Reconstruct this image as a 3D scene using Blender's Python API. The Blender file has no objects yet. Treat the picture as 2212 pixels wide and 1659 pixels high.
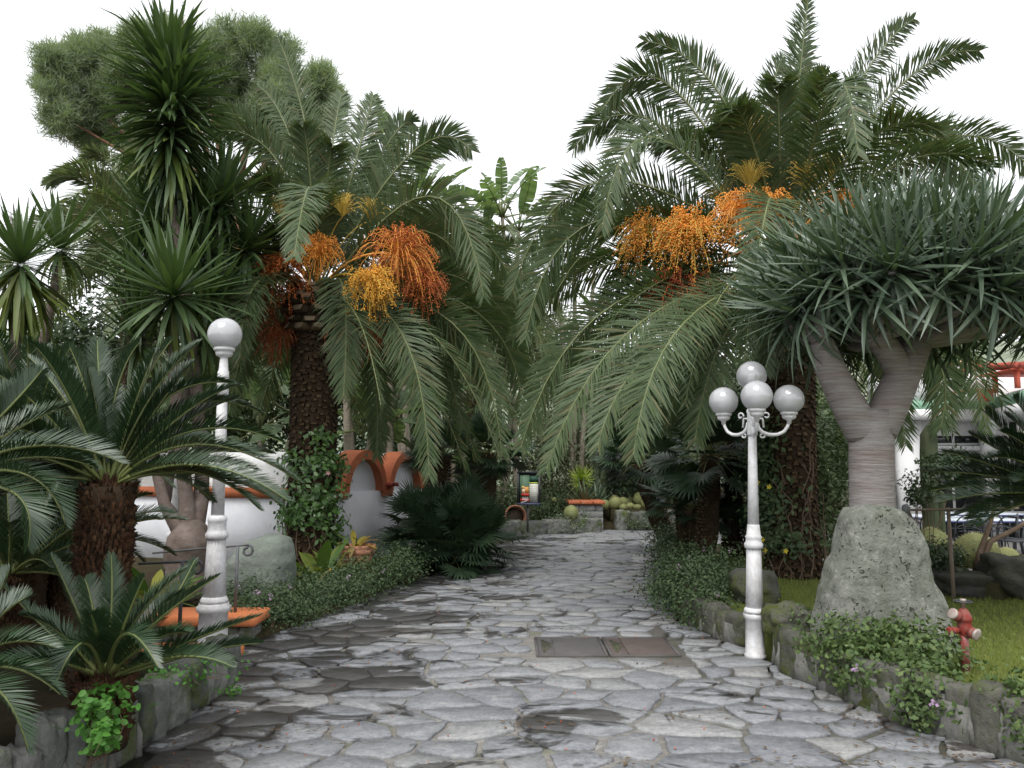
import bpy, math, random
import numpy as np
from mathutils import Vector, Matrix, noise as mnoise

random.seed(7); rng = np.random.default_rng(7)
scene = bpy.context.scene
R = math.radians
col = scene.collection

# ------------------------------------------------------------------ camera
PITCH = R(6.2); EYE = 1.65
cam = bpy.data.cameras.new('camera'); cam.lens = 27.0; cam.sensor_width = 36.0
cam.clip_start = 0.05; cam.clip_end = 2000
camo = bpy.data.objects.new('camera', cam); col.objects.link(camo)
camo.location = (0, 0, EYE); camo.rotation_euler = (math.pi/2 + PITCH, 0, 0)
scene.camera = camo

# ------------------------------------------------------------------ sky and sun (overcast)
SUN_ELEV, SUN_ROT = 58, 200
world = bpy.data.worlds.new('World'); scene.world = world; world.use_nodes = True
nt = world.node_tree; nt.nodes.clear()
sky = nt.nodes.new('ShaderNodeTexSky'); sky.sky_type = 'NISHITA'; sky.sun_disc = False
sky.sun_elevation = R(SUN_ELEV); sky.sun_rotation = R(SUN_ROT); sky.air_density = 1.0; sky.dust_density = 4.0; sky.ozone_density = 1.0
hs = nt.nodes.new('ShaderNodeHueSaturation'); hs.inputs['Saturation'].default_value = 0.10; hs.inputs['Value'].default_value = 1.0
wm = nt.nodes.new('ShaderNodeMix'); wm.data_type = 'RGBA'; wm.inputs[0].default_value = 0.6
wm.inputs[7].default_value = (10.2, 10.4, 10.8, 1)      # even cloud deck
bg = nt.nodes.new('ShaderNodeBackground'); bg.inputs['Strength'].default_value = 0.10
wo = nt.nodes.new('ShaderNodeOutputWorld')
nt.links.new(sky.outputs[0], hs.inputs['Color']); nt.links.new(hs.outputs[0], wm.inputs[6])
nt.links.new(wm.outputs[2], bg.inputs['Color']); nt.links.new(bg.outputs[0], wo.inputs[0])
sun = bpy.data.lights.new('sun', 'SUN'); sun.energy = 1.2; sun.angle = R(35); sun.color = (1.0, 0.97, 0.93)
suno = bpy.data.objects.new('sun', sun); col.objects.link(suno)
_az = R(SUN_ROT)
_sd = Vector((math.sin(_az)*math.cos(R(SUN_ELEV)), math.cos(_az)*math.cos(R(SUN_ELEV)), math.sin(R(SUN_ELEV))))
suno.rotation_euler = (-_sd).to_track_quat('-Z', 'Y').to_euler()
suno.location = _sd*60
scene.view_settings.view_transform = 'Standard'; scene.view_settings.look = 'None'
scene.view_settings.exposure = 0.95; scene.view_settings.gamma = 1.0
scene.render.engine = 'CYCLES'
scene.cycles.use_denoising = True
scene.cycles.max_bounces = 8; scene.cycles.diffuse_bounces = 4; scene.cycles.glossy_bounces = 2
scene.cycles.transmission_bounces = 4; scene.cycles.transparent_max_bounces = 8
scene.cycles.caustics_reflective = False; scene.cycles.caustics_refractive = False

# ------------------------------------------------------------------ helpers
FQ, CX, CY = 1660.0, 1106.0, 829.5
def W(qx, qy, d):
    """a point seen at that place of the photograph, d metres ahead of the camera"""
    xc = (qx-CX)/FQ; yc = (CY-qy)/FQ
    dy = math.cos(PITCH)-yc*math.sin(PITCH); dz = math.sin(PITCH)+yc*math.cos(PITCH)
    k = d/dy
    return np.array((xc*k, d, EYE+dz*k))
def A(*a): return np.array(a, float)
def unit(v):
    v = np.asarray(v, float)
    n = np.linalg.norm(v, axis=-1, keepdims=True); return v/np.maximum(n, 1e-9)

class MB:
    def __init__(s): s.v = []; s.f = []; s.n = 0
    def add(s, v, f, mi=0):
        v = np.asarray(v, float).reshape(-1, 3); f = np.asarray(f, int)
        if f.size == 0: return s
        s.f.append((f+s.n, mi)); s.v.append(v); s.n += len(v); return s
    def mesh(s, name, mats, smooth=False, origin=None):
        v = np.concatenate(s.v) if s.v else np.zeros((0, 3))
        if origin is not None: v = v-np.asarray(origin)
        me = bpy.data.meshes.new(name)
        me.vertices.add(len(v)); me.vertices.foreach_set('co', v.astype(np.float32).ravel())
        loops = np.concatenate([f.ravel() for f, _ in s.f])
        tot = np.concatenate([np.full(len(f), f.shape[1]) for f, _ in s.f])
        mi = np.concatenate([np.full(len(f), m) for f, m in s.f])
        me.loops.add(len(loops)); me.loops.foreach_set('vertex_index', loops.astype(np.int32))
        me.polygons.add(len(tot))
        me.polygons.foreach_set('loop_start', np.concatenate([[0], np.cumsum(tot)[:-1]]).astype(np.int32))
        me.polygons.foreach_set('loop_total', tot.astype(np.int32))
        me.polygons.foreach_set('material_index', mi.astype(np.int32))
        if smooth: me.polygons.foreach_set('use_smooth', np.ones(len(tot), bool))
        me.update(calc_edges=True)
        for m in (mats if isinstance(mats, (list, tuple)) else [mats]): me.materials.append(m)
        return me
    def build(s, name, mats, parent=None, smooth=False, origin=None, kind=None):
        if origin is None and parent is not None: origin = np.array(root_loc(parent))
        o = bpy.data.objects.new(name, s.mesh(name, mats, smooth, origin)); col.objects.link(o)
        if parent is not None: o.parent = parent
        elif origin is not None: o.location = origin
        if kind: o['kind'] = kind
        return o
def root_loc(o):
    p = Vector((0, 0, 0))
    while o is not None: p = p+o.location; o = o.parent
    return p
def thing(name, label, cat, loc, group=None):
    o = bpy.data.objects.new(name, None); col.objects.link(o); o.location = [float(c) for c in loc]
    o.empty_display_size = 0.1
    o['label'] = label; o['category'] = cat
    if group: o['group'] = group
    return o
def tag(o, label, cat, group=None):
    o['label'] = label; o['category'] = cat
    if group: o['group'] = group
    return o
def inst(name, me, parent, M):
    o = bpy.data.objects.new(name, me); col.objects.link(o); o.parent = parent
    o.matrix_basis = Matrix([list(map(float, r)) for r in M]); return o

# ---- shapes
BOXF = [[0, 3, 2, 1], [4, 5, 6, 7], [0, 1, 5, 4], [1, 2, 6, 5], [2, 3, 7, 6], [3, 0, 4, 7]]
def box(mb, lo, hi, mi=0, M=None, ch=0.0):
    x0, y0, z0 = lo; x1, y1, z1 = hi
    if ch > 0:
        v = []; c = ch
        for z, k in ((z0, c), (z0+c, 0), (z1-c, 0), (z1, c)):
            v += [(x0+c+k*.0, y0+k, z), (x1-c, y0+k, z), (x1-k, y0+c, z), (x1-k, y1-c, z), (x1-c, y1-k, z), (x0+c, y1-k, z), (x0+k, y1-c, z), (x0+k, y0+c, z)]
        v = np.array(v, float)
        f4 = []
        for r in range(3):
            for i in range(8): f4.append([r*8+i, r*8+(i+1) % 8, r*8+8+(i+1) % 8, r*8+8+i])
        if M is not None: v = v@np.asarray(M)[:3, :3].T+np.asarray(M)[:3, 3]
        n0 = mb.n; mb.add(v, f4, mi)
        mb.f.append((np.array([[n0+i for i in range(7, -1, -1)], [n0+24+i for i in range(8)]]), mi)); return
    v = np.array([(x0, y0, z0), (x1, y0, z0), (x1, y1, z0), (x0, y1, z0), (x0, y0, z1), (x1, y0, z1), (x1, y1, z1), (x0, y1, z1)], float)
    if M is not None: v = v@np.asarray(M)[:3, :3].T+np.asarray(M)[:3, 3]
    mb.add(v, BOXF, mi)
def frame(T, up=(0, 0, 1)):
    T = unit(T); S = np.cross(T, np.asarray(up, float)); bad = np.linalg.norm(S, axis=-1) < 1e-4
    if np.any(bad): S[bad] = (1, 0, 0)
    S = unit(S); N = np.cross(S, T); return T, S, N
def tube(mb, pts, rad, n=8, mi=0, cap=True):
    pts = np.asarray(pts, float); m = len(pts); rad = np.broadcast_to(np.asarray(rad, float), (m,))
    T = np.gradient(pts, axis=0); T = unit(T)
    up = np.array((0, 0, 1.0)) if abs(T[:, 2]).mean() < 0.8 else np.array((0, 1.0, 0))
    T, S, N = frame(T, up)
    a = np.arange(n)*2*math.pi/n
    ring = S[:, None]*np.cos(a)[None, :, None]+N[:, None]*np.sin(a)[None, :, None]
    v = pts[:, None]+ring*rad[:, None, None]
    i = np.arange(n); j = (i+1) % n
    f = np.concatenate([np.stack([k*n+i, k*n+j, (k+1)*n+j, (k+1)*n+i], 1) for k in range(m-1)])
    n0 = mb.n; mb.add(v.reshape(-1, 3), f, mi)
    if cap: mb.f.append((np.array([[n0+k for k in range(n-1, -1, -1)], [n0+(m-1)*n+k for k in range(n)]]), mi))
def lathe(mb, prof, n=24, c=(0, 0, 0), mi=0, flute=None, rot=0.0, M=None, cap=True):
    """prof: (radius, z[, fluted])"""
    m = len(prof); a = np.arange(n)*2*math.pi/n+rot; v = []
    for p in prof:
        r = np.full(n, p[0])
        if flute and len(p) > 2 and p[2]: r = r*(1-flute*(np.arange(n) % 2))
        v.append(np.stack([r*np.cos(a), r*np.sin(a), np.full(n, p[1])], 1))
    v = np.concatenate(v)
    if M is not None: v = v@np.asarray(M)[:3, :3].T+np.asarray(M)[:3, 3]
    v = v+np.asarray(c)
    i = np.arange(n); j = (i+1) % n
    f = np.concatenate([np.stack([k*n+i, k*n+j, (k+1)*n+j, (k+1)*n+i], 1) for k in range(m-1)])
    n0 = mb.n; mb.add(v, f, mi)
    if cap: mb.f.append((np.array([[n0+k for k in range(n-1, -1, -1)], [n0+(m-1)*n+k for k in range(n)]]), mi))
def align(d, up=(0, 0, 1), loc=(0, 0, 0), s=1.0):
    """4x4: local X along d, local Z as near up as can be"""
    x = unit(d); y = np.cross(np.asarray(up, float), x)
    if np.linalg.norm(y) < 1e-3: y = np.cross((0, 1, 0), x)
    y = unit(y); z = np.cross(x, y)
    M = np.eye(4); s = np.broadcast_to(np.asarray(s, float), (3,))
    M[:3, 0] = x*s[0]; M[:3, 1] = y*s[1]; M[:3, 2] = z*s[2]; M[:3, 3] = loc; return M
def alignz(d, loc=(0, 0, 0), s=1.0):
    z = unit(d); x = np.cross((0, 1, 0.01), z); x = unit(x); y = np.cross(z, x)
    M = np.eye(4); M[:3, 0] = x*s; M[:3, 1] = y*s; M[:3, 2] = z*s; M[:3, 3] = loc; return M
def ico(sub=2):
    t = (1+5**.5)/2
    v = [(-1, t, 0), (1, t, 0), (-1, -t, 0), (1, -t, 0), (0, -1, t), (0, 1, t), (0, -1, -t), (0, 1, -t), (t, 0, -1), (t, 0, 1), (-t, 0, -1), (-t, 0, 1)]
    v = [unit(p) for p in v]
    f = [(0, 11, 5), (0, 5, 1), (0, 1, 7), (0, 7, 10), (0, 10, 11), (1, 5, 9), (5, 11, 4), (11, 10, 2), (10, 7, 6), (7, 1, 8), (3, 9, 4), (3, 4, 2), (3, 2, 6), (3, 6, 8), (3, 8, 9), (4, 9, 5), (2, 4, 11), (6, 2, 10), (8, 6, 7), (9, 8, 1)]
    for _ in range(sub):
        mid = {}; nf = []
        def m(a, b):
            k = (min(a, b), max(a, b))
            if k not in mid: mid[k] = len(v); v.append(unit(v[a]+v[b]))
            return mid[k]
        for a, b, c in f:
            ab, bc, ca = m(a, b), m(b, c), m(c, a); nf += [(a, ab, ca), (b, bc, ab), (c, ca, bc), (ab, bc, ca)]
        f = nf
    return np.array(v), np.array(f)
ICO = [ico(0), ico(1), ico(2), ico(3), ico(4)]
def nz(p, s, seed=0.0): return mnoise.noise(Vector((p[0]*s+seed, p[1]*s-seed*.7, p[2]*s+seed*1.3)))
def rock(size, seed, sub=2, amp=.22, boxy=.55, fine=0.0):
    v, f = ICO[sub]; out = []
    for p in v:
        m = np.abs(p).max(); q = p*((1-boxy)+boxy/m*.8)
        q = q*(1+amp*nz(q, 1.3, seed)+amp*.5*nz(q, 3.1, seed+9)+(fine*nz(q, 8, seed+3) if fine else 0)); out.append(q*np.asarray(size)*.62)
    return np.array(out), f

# ---- materials
def newmat(name):
    m = bpy.data.materials.new(name); m.use_nodes = True; n = m.node_tree; n.nodes.clear()
    return m, n
def nd(n, t, **k):
    x = n.nodes.new(t)
    for a, b in k.items(): setattr(x, a, b)
    return x
def c4(c): return (c[0], c[1], c[2], 1)
def rnd(n):
    """a random number for each object and each loose piece of it"""
    oi = nd(n, 'ShaderNodeObjectInfo'); g = nd(n, 'ShaderNodeNewGeometry')
    a = nd(n, 'ShaderNodeMath', operation='ADD'); fr = nd(n, 'ShaderNodeMath', operation='FRACT')
    n.links.new(oi.outputs['Random'], a.inputs[0]); n.links.new(g.outputs['Random Per Island'], a.inputs[1]); n.links.new(a.outputs[0], fr.inputs[0])
    return fr.outputs[0]
def ramp(n, fac, stops):
    r = nd(n, 'ShaderNodeValToRGB'); e = r.color_ramp.elements
    while len(e) < len(stops): e.new(0.5)
    for i, (p, c) in enumerate(stops): e[i].position = p; e[i].color = c4(c)
    n.links.new(fac, r.inputs[0]); return r.outputs[0]
def noise_node(n, scale, detail=4, rough=.6, vec=None, dist=0.0):
    t = nd(n, 'ShaderNodeTexNoise'); t.inputs['Scale'].default_value = scale; t.inputs['Detail'].default_value = detail
    t.inputs['Roughness'].default_value = rough; t.inputs['Distortion'].default_value = dist
    if vec is not None: n.links.new(vec, t.inputs['Vector'])
    return t.outputs[0]
def mixc(n, fac, a, b, mode='MIX'):
    m = nd(n, 'ShaderNodeMix', data_type='RGBA', blend_type=mode)
    for s, x in ((m.inputs[0], fac), (m.inputs[6], a), (m.inputs[7], b)):
        if isinstance(x, (int, float)): s.default_value = x
        elif isinstance(x, (tuple, list)): s.default_value = c4(x)
        else: n.links.new(x, s)
    return m.outputs[2]
def pos(n): return nd(n, 'ShaderNodeNewGeometry').outputs['Position']
def objc(n): return nd(n, 'ShaderNodeTexCoord').outputs['Object']
def leaf_mat(name, cols, rough=.5, transl=.25, spec=.35, patch=None):
    m, n = newmat(name)
    k = len(cols); c = ramp(n, rnd(n), [(i/max(1, k-1), cc) for i, cc in enumerate(cols)])
    nv = noise_node(n, 1.7, 2, .5, pos(n))
    c = mixc(n, nv, c, (0.75, .85, .6), 'MULTIPLY') if patch is None else mixc(n, nv, c, patch, 'MULTIPLY')
    b = nd(n, 'ShaderNodeBsdfPrincipled'); b.inputs['Roughness'].default_value = rough; b.inputs['Specular IOR Level'].default_value = spec
    t = nd(n, 'ShaderNodeBsdfTranslucent'); ms = nd(n, 'ShaderNodeMixShader'); ms.inputs[0].default_value = transl
    o = nd(n, 'ShaderNodeOutputMaterial')
    n.links.new(c, b.inputs['Base Color'])
    tc = mixc(n, 1.0, c, (1.15, 1.25, .55), 'MULTIPLY'); n.links.new(tc, t.inputs['Color'])
    n.links.new(b.outputs[0], ms.inputs[1]); n.links.new(t.outputs[0], ms.inputs[2]); n.links.new(ms.outputs[0], o.inputs[0])
    return m
def solid_mat(name, cols, rough=.6, nscale=6, bump=.0, bscale=40, spec=.4, metal=0.0, dirt=None, dscale=2.5, damt=.5, coord='pos', stretch=None, pits=None):
    m, n = newmat(name); v = pos(n) if coord == 'pos' else objc(n)
    if stretch:
        mp = nd(n, 'ShaderNodeMapping'); mp.inputs['Scale'].default_value = stretch; n.links.new(v, mp.inputs['Vector']); v = mp.outputs[0]
    nv = noise_node(n, nscale, 6, .65, v)
    k = len(cols)
    c = ramp(n, nv, [(0.3+.4*i/max(1, k-1), cc) for i, cc in enumerate(cols)])
    if dirt:
        dv = noise_node(n, dscale, 5, .7, v, .6); d2 = ramp(n, dv, [(.5-.12, (0, 0, 0)), (.5+.16, (damt,)*3)])
        c = mixc(n, d2, c, dirt)
    b = nd(n, 'ShaderNodeBsdfPrincipled'); b.inputs['Roughness'].default_value = rough; b.inputs['Specular IOR Level'].default_value = spec; b.inputs['Metallic'].default_value = metal
    h = None
    if pits:
        pn = noise_node(n, pits, 3, .55, v, 1.2); pm2 = noise_node(n, pits*.16, 2, .5, v)
        mu = nd(n, 'ShaderNodeMath', operation='MULTIPLY_ADD'); n.links.new(pm2, mu.inputs[0]); mu.inputs[1].default_value = .35; n.links.new(pn, mu.inputs[2])
        pm = ramp(n, mu.outputs[0], [(.50, (0, 0, 0)), (.54, (1, 1, 1))])
        c = mixc(n, pm, mixc(n, 1.0, c, (.30, .30, .30), 'MULTIPLY'), c); h = pm
    n.links.new(c, b.inputs['Base Color'])
    if bump:
        bn = noise_node(n, bscale, 6, .7, v)
        if h is not None:
            ad = nd(n, 'ShaderNodeMath', operation='ADD'); n.links.new(bn, ad.inputs[0]); n.links.new(h, ad.inputs[1]); bn = ad.outputs[0]
        bp = nd(n, 'ShaderNodeBump'); bp.inputs['Strength'].default_value = bump; bp.inputs['Distance'].default_value = .02
        n.links.new(bn, bp.inputs['Height']); n.links.new(bp.outputs[0], b.inputs['Normal'])
    o = nd(n, 'ShaderNodeOutputMaterial'); n.links.new(b.outputs[0], o.inputs[0]); return m
def var_mat(name, cols, rough=.7, bump=.3, bscale=30, spec=.3, moss=None, mscale=4, mlo=.48, mhi=.62):
    """colour picked for each piece, mottled"""
    m, n = newmat(name); k = len(cols)
    c = ramp(n, rnd(n), [(i/max(1, k-1), cc) for i, cc in enumerate(cols)])
    v = pos(n); nv = noise_node(n, 9, 6, .7, v)
    c = mixc(n, .75, c, ramp(n, nv, [(.3, (.5, .5, .5)), (.7, (1.35, 1.35, 1.35))]), 'MULTIPLY')
    if moss: c = mixc(n, ramp(n, noise_node(n, mscale, 5, .7, v), [(mlo, (0, 0, 0)), (mhi, (1, 1, 1))]), c, moss)
    b = nd(n, 'ShaderNodeBsdfPrincipled'); b.inputs['Roughness'].default_value = rough; b.inputs['Specular IOR Level'].default_value = spec
    n.links.new(c, b.inputs['Base Color'])
    bp = nd(n, 'ShaderNodeBump'); bp.inputs['Strength'].default_value = bump; bp.inputs['Distance'].default_value = .02
    n.links.new(noise_node(n, bscale, 6, .7, v), bp.inputs['Height']); n.links.new(bp.outputs[0], b.inputs['Normal'])
    o = nd(n, 'ShaderNodeOutputMaterial'); n.links.new(b.outputs[0], o.inputs[0]); return m
def paving_mat(name, cols, joint=False):
    """stone, dry or rain-wet in patches"""
    m, n = newmat(name); v = pos(n)
    c = ramp(n, rnd(n), [(i/(len(cols)-1), cc) for i, cc in enumerate(cols)])
    mp = nd(n, 'ShaderNodeMapping'); mp.inputs['Scale'].default_value = (1, 1.8, 1); n.links.new(v, mp.inputs['Vector'])
    c = mixc(n, .8, c, ramp(n, noise_node(n, 7, 8, .75, mp.outputs[0], .5), [(.28, (.5, .5, .51)), (.5, (1, 1, 1)), (.72, (1.45, 1.43, 1.38))]), 'MULTIPLY')
    c = mixc(n, .7, c, ramp(n, noise_node(n, 38, 6, .85, v), [(.3, (.45, .45, .45)), (.7, (1.5, 1.5, 1.5))]), 'MULTIPLY')
    c = mixc(n, ramp(n, noise_node(n, 5.5, 7, .8, v, 1.0), [(.57, (0, 0, 0)), (.63, (.55, .55, .55))]), c, (.30, .30, .285))
    c = mixc(n, ramp(n, noise_node(n, 3.3, 7, .8, mp.outputs[0], 1.5), [(.62, (0, 0, 0)), (.68, (.3, .3, .3))]), c, (.14, .135, .12))
    if joint: c = mixc(n, ramp(n, noise_node(n, 1.6, 4, .6, v), [(.5, (0, 0, 0)), (.6, (.7, .7, .7))]), c, (.105, .11, .07))
    # wet patches: much of the left side, a few puddled spots elsewhere
    mp2 = nd(n, 'ShaderNodeMapping'); mp2.inputs['Scale'].default_value = (1.0, 1.35, 1); n.links.new(v, mp2.inputs['Vector'])
    wn = noise_node(n, 1.15, 6, .62, mp2.outputs[0], .8)
    sx = nd(n, 'ShaderNodeSeparateXYZ'); n.links.new(v, sx.inputs[0])
    tilt = nd(n, 'ShaderNodeMath', operation='MULTIPLY_ADD'); n.links.new(sx.outputs[1], tilt.inputs[0]); tilt.inputs[1].default_value = -.17; n.links.new(sx.outputs[0], tilt.inputs[2])
    mr = nd(n, 'ShaderNodeMapRange'); n.links.new(tilt.outputs[0], mr.inputs[0])
    for i, x in ((1, -3.2), (2, -1.35), (3, .075), (4, -.06)): mr.inputs[i].default_value = x
    ad = nd(n, 'ShaderNodeMath', operation='ADD'); n.links.new(wn, ad.inputs[0]); n.links.new(mr.outputs[0], ad.inputs[1])
    wet = ramp(n, ad.outputs[0], [(.505, (0, 0, 0)), (.54, (1, 1, 1))])
    c = mixc(n, wet, c, mixc(n, 1.0, c, (.28, .265, .25), 'MULTIPLY'))
    b = nd(n, 'ShaderNodeBsdfPrincipled'); b.inputs['Specular IOR Level'].default_value = .4
    rr = nd(n, 'ShaderNodeMapRange'); n.links.new(wet, rr.inputs[0]); rr.inputs[3].default_value = .62; rr.inputs[4].default_value = .33
    n.links.new(rr.outputs[0], b.inputs['Roughness']); n.links.new(c, b.inputs['Base Color'])
    bp = nd(n, 'ShaderNodeBump'); bp.inputs['Strength'].default_value = .6; bp.inputs['Distance'].default_value = .014
    n.links.new(noise_node(n, 13, 10, .78, mp.outputs[0]), bp.inputs['Height']); n.links.new(bp.outputs[0], b.inputs['Normal'])
    o = nd(n, 'ShaderNodeOutputMaterial'); n.links.new(b.outputs[0], o.inputs[0]); return m

M = {}
M['date'] = leaf_mat('date_palm_leaflet', [(.062, .094, .046), (.085, .122, .060), (.11, .148, .076), (.072, .105, .052), (.09, .125, .066), (.15, .14, .075)], .48, .24, .28)
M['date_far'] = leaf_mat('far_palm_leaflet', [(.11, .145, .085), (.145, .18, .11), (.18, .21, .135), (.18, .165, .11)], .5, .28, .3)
M['rachis'] = solid_mat('frond_rachis', [(.11, .135, .05), (.17, .19, .075)], .5, 3)
M['cycad'] = leaf_mat('cycad_leaflet', [(.018, .040, .018), (.027, .055, .023), (.038, .068, .034)], .36, .10, .5)
M['cycad_rachis'] = solid_mat('cycad_rachis', [(.085, .11, .03), (.14, .16, .05)], .5, 3)
M['yucca'] = leaf_mat('yucca_leaf', [(.058, .095, .045), (.078, .122, .055), (.10, .148, .068), (.082, .125, .058)], .42, .2, .45)
M['yucca_old'] = leaf_mat('old_yucca_leaf', [(.10, .14, .035), (.14, .17, .04), (.085, .125, .035)], .45, .2)
M['dead'] = leaf_mat('dead_leaf', [(.16, .10, .045), (.24, .17, .08), (.13, .085, .045)], .8, .1, .1)
M['dragon'] = leaf_mat('dragon_leaf', [(.065, .100, .076), (.09, .13, .095), (.12, .16, .115), (.08, .115, .08)], .38, .16, .55)
M['fan'] = leaf_mat('fan_palm_leaf', [(.024, .046, .028), (.036, .064, .037), (.05, .08, .047)], .42, .12, .45)
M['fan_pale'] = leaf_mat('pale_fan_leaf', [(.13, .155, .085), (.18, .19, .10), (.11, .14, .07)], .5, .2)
M['banana'] = leaf_mat('broad_leaf', [(.11, .165, .09), (.16, .22, .13), (.21, .27, .17)], .38, .35, .5)
M['lantana'] = leaf_mat('lantana_leaf', [(.045, .072, .036), (.065, .098, .05), (.09, .125, .065), (.05, .078, .04)], .6, .15, .25)
M['lantana_light'] = leaf_mat('light_lantana_leaf', [(.065, .10, .04), (.10, .15, .055), (.08, .12, .05), (.15, .19, .07)], .55, .22, .3)
M['bush'] = leaf_mat('bush_leaf', [(.07, .105, .052), (.10, .14, .068), (.13, .165, .085)], .5, .25, .35)
M['bush_dark'] = leaf_mat('dark_bush_leaf', [(.036, .058, .032), (.052, .08, .042), (.07, .098, .052)], .5, .18, .35)
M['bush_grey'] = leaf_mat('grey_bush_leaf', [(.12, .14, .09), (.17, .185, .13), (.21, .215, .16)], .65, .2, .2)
M['silver'] = leaf_mat('silver_leaf', [(.17, .20, .17), (.24, .27, .23), (.12, .15, .11)], .7, .15, .2)
M['vine'] = leaf_mat('vine_leaf', [(.05, .105, .03), (.075, .15, .04), (.11, .20, .06), (.04, .085, .03)], .35, .2, .5)
M['clover'] = leaf_mat('bright_leaf', [(.07, .19, .035), (.10, .25, .05), (.13, .28, .07)], .5, .25, .3)
M['lily'] = leaf_mat('lily_leaf', [(.07, .14, .04), (.12, .18, .05), (.20, .22, .05), (.09, .15, .04)], .42, .25, .4)
M['lily_yellow'] = leaf_mat('yellowing_leaf', [(.32, .26, .04), (.40, .24, .05), (.25, .25, .05)], .5, .25, .3)
M['lime'] = leaf_mat('lime_leaf', [(.28, .36, .05), (.36, .44, .08), (.22, .31, .05)], .45, .25)
M['agave'] = leaf_mat('agave_leaf', [(.12, .165, .125), (.16, .205, .15), (.10, .14, .10)], .5, .08)
M['pine'] = leaf_mat('pine_needle', [(.21, .25, .185), (.26, .30, .225), (.31, .35, .27), (.23, .27, .205)], .75, .38, .08)
M['grass'] = leaf_mat('grass_blade', [(.15, .195, .045), (.20, .245, .06), (.26, .275, .10), (.17, .21, .055)], .6, .28, .15)
M['flower'] = leaf_mat('mauve_flower', [(.42, .27, .50), (.55, .38, .60)], .6, .2)
M['flower_yellow'] = leaf_mat('yellow_flower', [(.70, .55, .05), (.8, .62, .08)], .6, .2)
M['flower_pink'] = leaf_mat('pink_flower', [(.65, .28, .36), (.75, .4, .45)], .6, .2)
M['fruit_orange'] = var_mat('orange_date_fruit', [(.80, .30, .045), (.88, .38, .06), (.72, .22, .03)], .4, .0, 20, .4)
M['fruit_yellow'] = var_mat('yellow_date_fruit', [(.80, .38, .04), (.86, .46, .06), (.74, .30, .03)], .4, .0, 20, .4)
M['fruit_red'] = var_mat('red_date_fruit', [(.46, .11, .025), (.56, .16, .035), (.36, .075, .02)], .42, .0, 20, .4)
M['fruit_dark'] = var_mat('dark_date_fruit', [(.20, .04, .018), (.27, .06, .02), (.14, .03, .014)], .45, .0, 20, .3)
M['strand_orange'] = solid_mat('orange_strand', [(.78, .32, .05), (.86, .40, .07)], .5, 5)
M['strand_yellow'] = solid_mat('yellow_strand', [(.46, .34, .06), (.56, .38, .065)], .5, 5)
M['strand_red'] = solid_mat('red_strand', [(.33, .09, .02), (.42, .13, .03)], .5, 5)
M['palm_trunk'] = solid_mat('palm_trunk', [(.028, .020, .013), (.06, .042, .026)], .95, 8, .6, 30, .1)
M['scar'] = var_mat('palm_leaf_scar', [(.06, .040, .023), (.082, .057, .032), (.045, .031, .019), (.10, .072, .041)], .95, .6, 40, .1)
M['boss_end'] = var_mat('cut_leaf_base', [(.22, .17, .11), (.30, .24, .16), (.15, .115, .075)], .9, .4, 50, .1)
M['boss'] = var_mat('leaf_base_side', [(.05, .036, .022), (.08, .057, .033)], .95, .4, 40, .1)
M['fibre'] = var_mat('cycad_trunk_scale', [(.045, .024, .014), (.07, .036, .019), (.03, .018, .012), (.10, .06, .032)], .95, .5, 60, .1)
M['bark'] = solid_mat('brown_bark', [(.10, .07, .05), (.17, .125, .09)], .9, 5, .6, 25, .15)
M['bark_yucca'] = solid_mat('yucca_bark', [(.12, .09, .078), (.19, .15, .13), (.26, .215, .19)], .92, 6, .9, 18, .12, dirt=(.10, .08, .065), dscale=3, damt=.6)
M['bark_dragon'] = solid_mat('dragon_tree_bark', [(.20, .185, .175), (.33, .31, .30), (.44, .42, .41)], .85, 4, .9, 6, .2, dirt=(.22, .155, .13), dscale=.8, damt=.6, stretch=(1, 1, 15))
M['bark_pale'] = solid_mat('pale_ringed_stem', [(.20, .17, .13), (.30, .26, .21)], .85, 6, .3, 20, .2, stretch=(1, 1, 5))
M['pine_bark'] = solid_mat('pine_bark', [(.15, .075, .05), (.22, .12, .08)], .95, 4, .5, 12, .1)
M['white_paint'] = solid_mat('white_lamp_paint', [(.60, .605, .62), (.68, .68, .69)], .42, 3, .08, 60, .4, dirt=(.33, .31, .275), dscale=18, damt=.5)
M['plaster'] = solid_mat('white_plaster', [(.70, .71, .74), (.76, .77, .79)], .85, 2.2, .12, 40, .2, dirt=(.50, .51, .53), dscale=1.2, damt=.45)
M['plaster_mossy'] = solid_mat('weathered_white_roof', [(.66, .66, .66), (.74, .74, .74)], .9, 3, .3, 30, .2, dirt=(.38, .38, .32), dscale=2.5, damt=.6)
M['facade'] = solid_mat('bright_white_facade', [(.80, .80, .80), (.84, .84, .84)], .8, 1.5, .04, 30, .2)
M['green_band'] = solid_mat('green_facade_band', [(.20, .37, .26), (.24, .42, .30)], .7, 2)
M['terracotta'] = solid_mat('terracotta_paint', [(.42, .125, .055), (.52, .17, .075)], .8, 3, .25, 30, .2, dirt=(.26, .09, .055), dscale=2, damt=.6)
M['terracotta_bright'] = solid_mat('orange_terracotta', [(.60, .18, .065), (.68, .235, .09)], .75, 4, .2, 30, .25, dirt=(.38, .14, .07), dscale=3, damt=.5)
M['clay'] = solid_mat('clay_pot', [(.45, .20, .12), (.54, .27, .17)], .85, 6, .2, 40, .2, dirt=(.32, .2, .14), dscale=4, damt=.5)
M['stone_wall'] = var_mat('wall_stone', [(.11, .118, .108), (.17, .175, .16), (.23, .225, .21), (.085, .095, .082)], .9, 1.0, 26, .2, (.075, .095, .035), 3.2, .50, .66)
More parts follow.
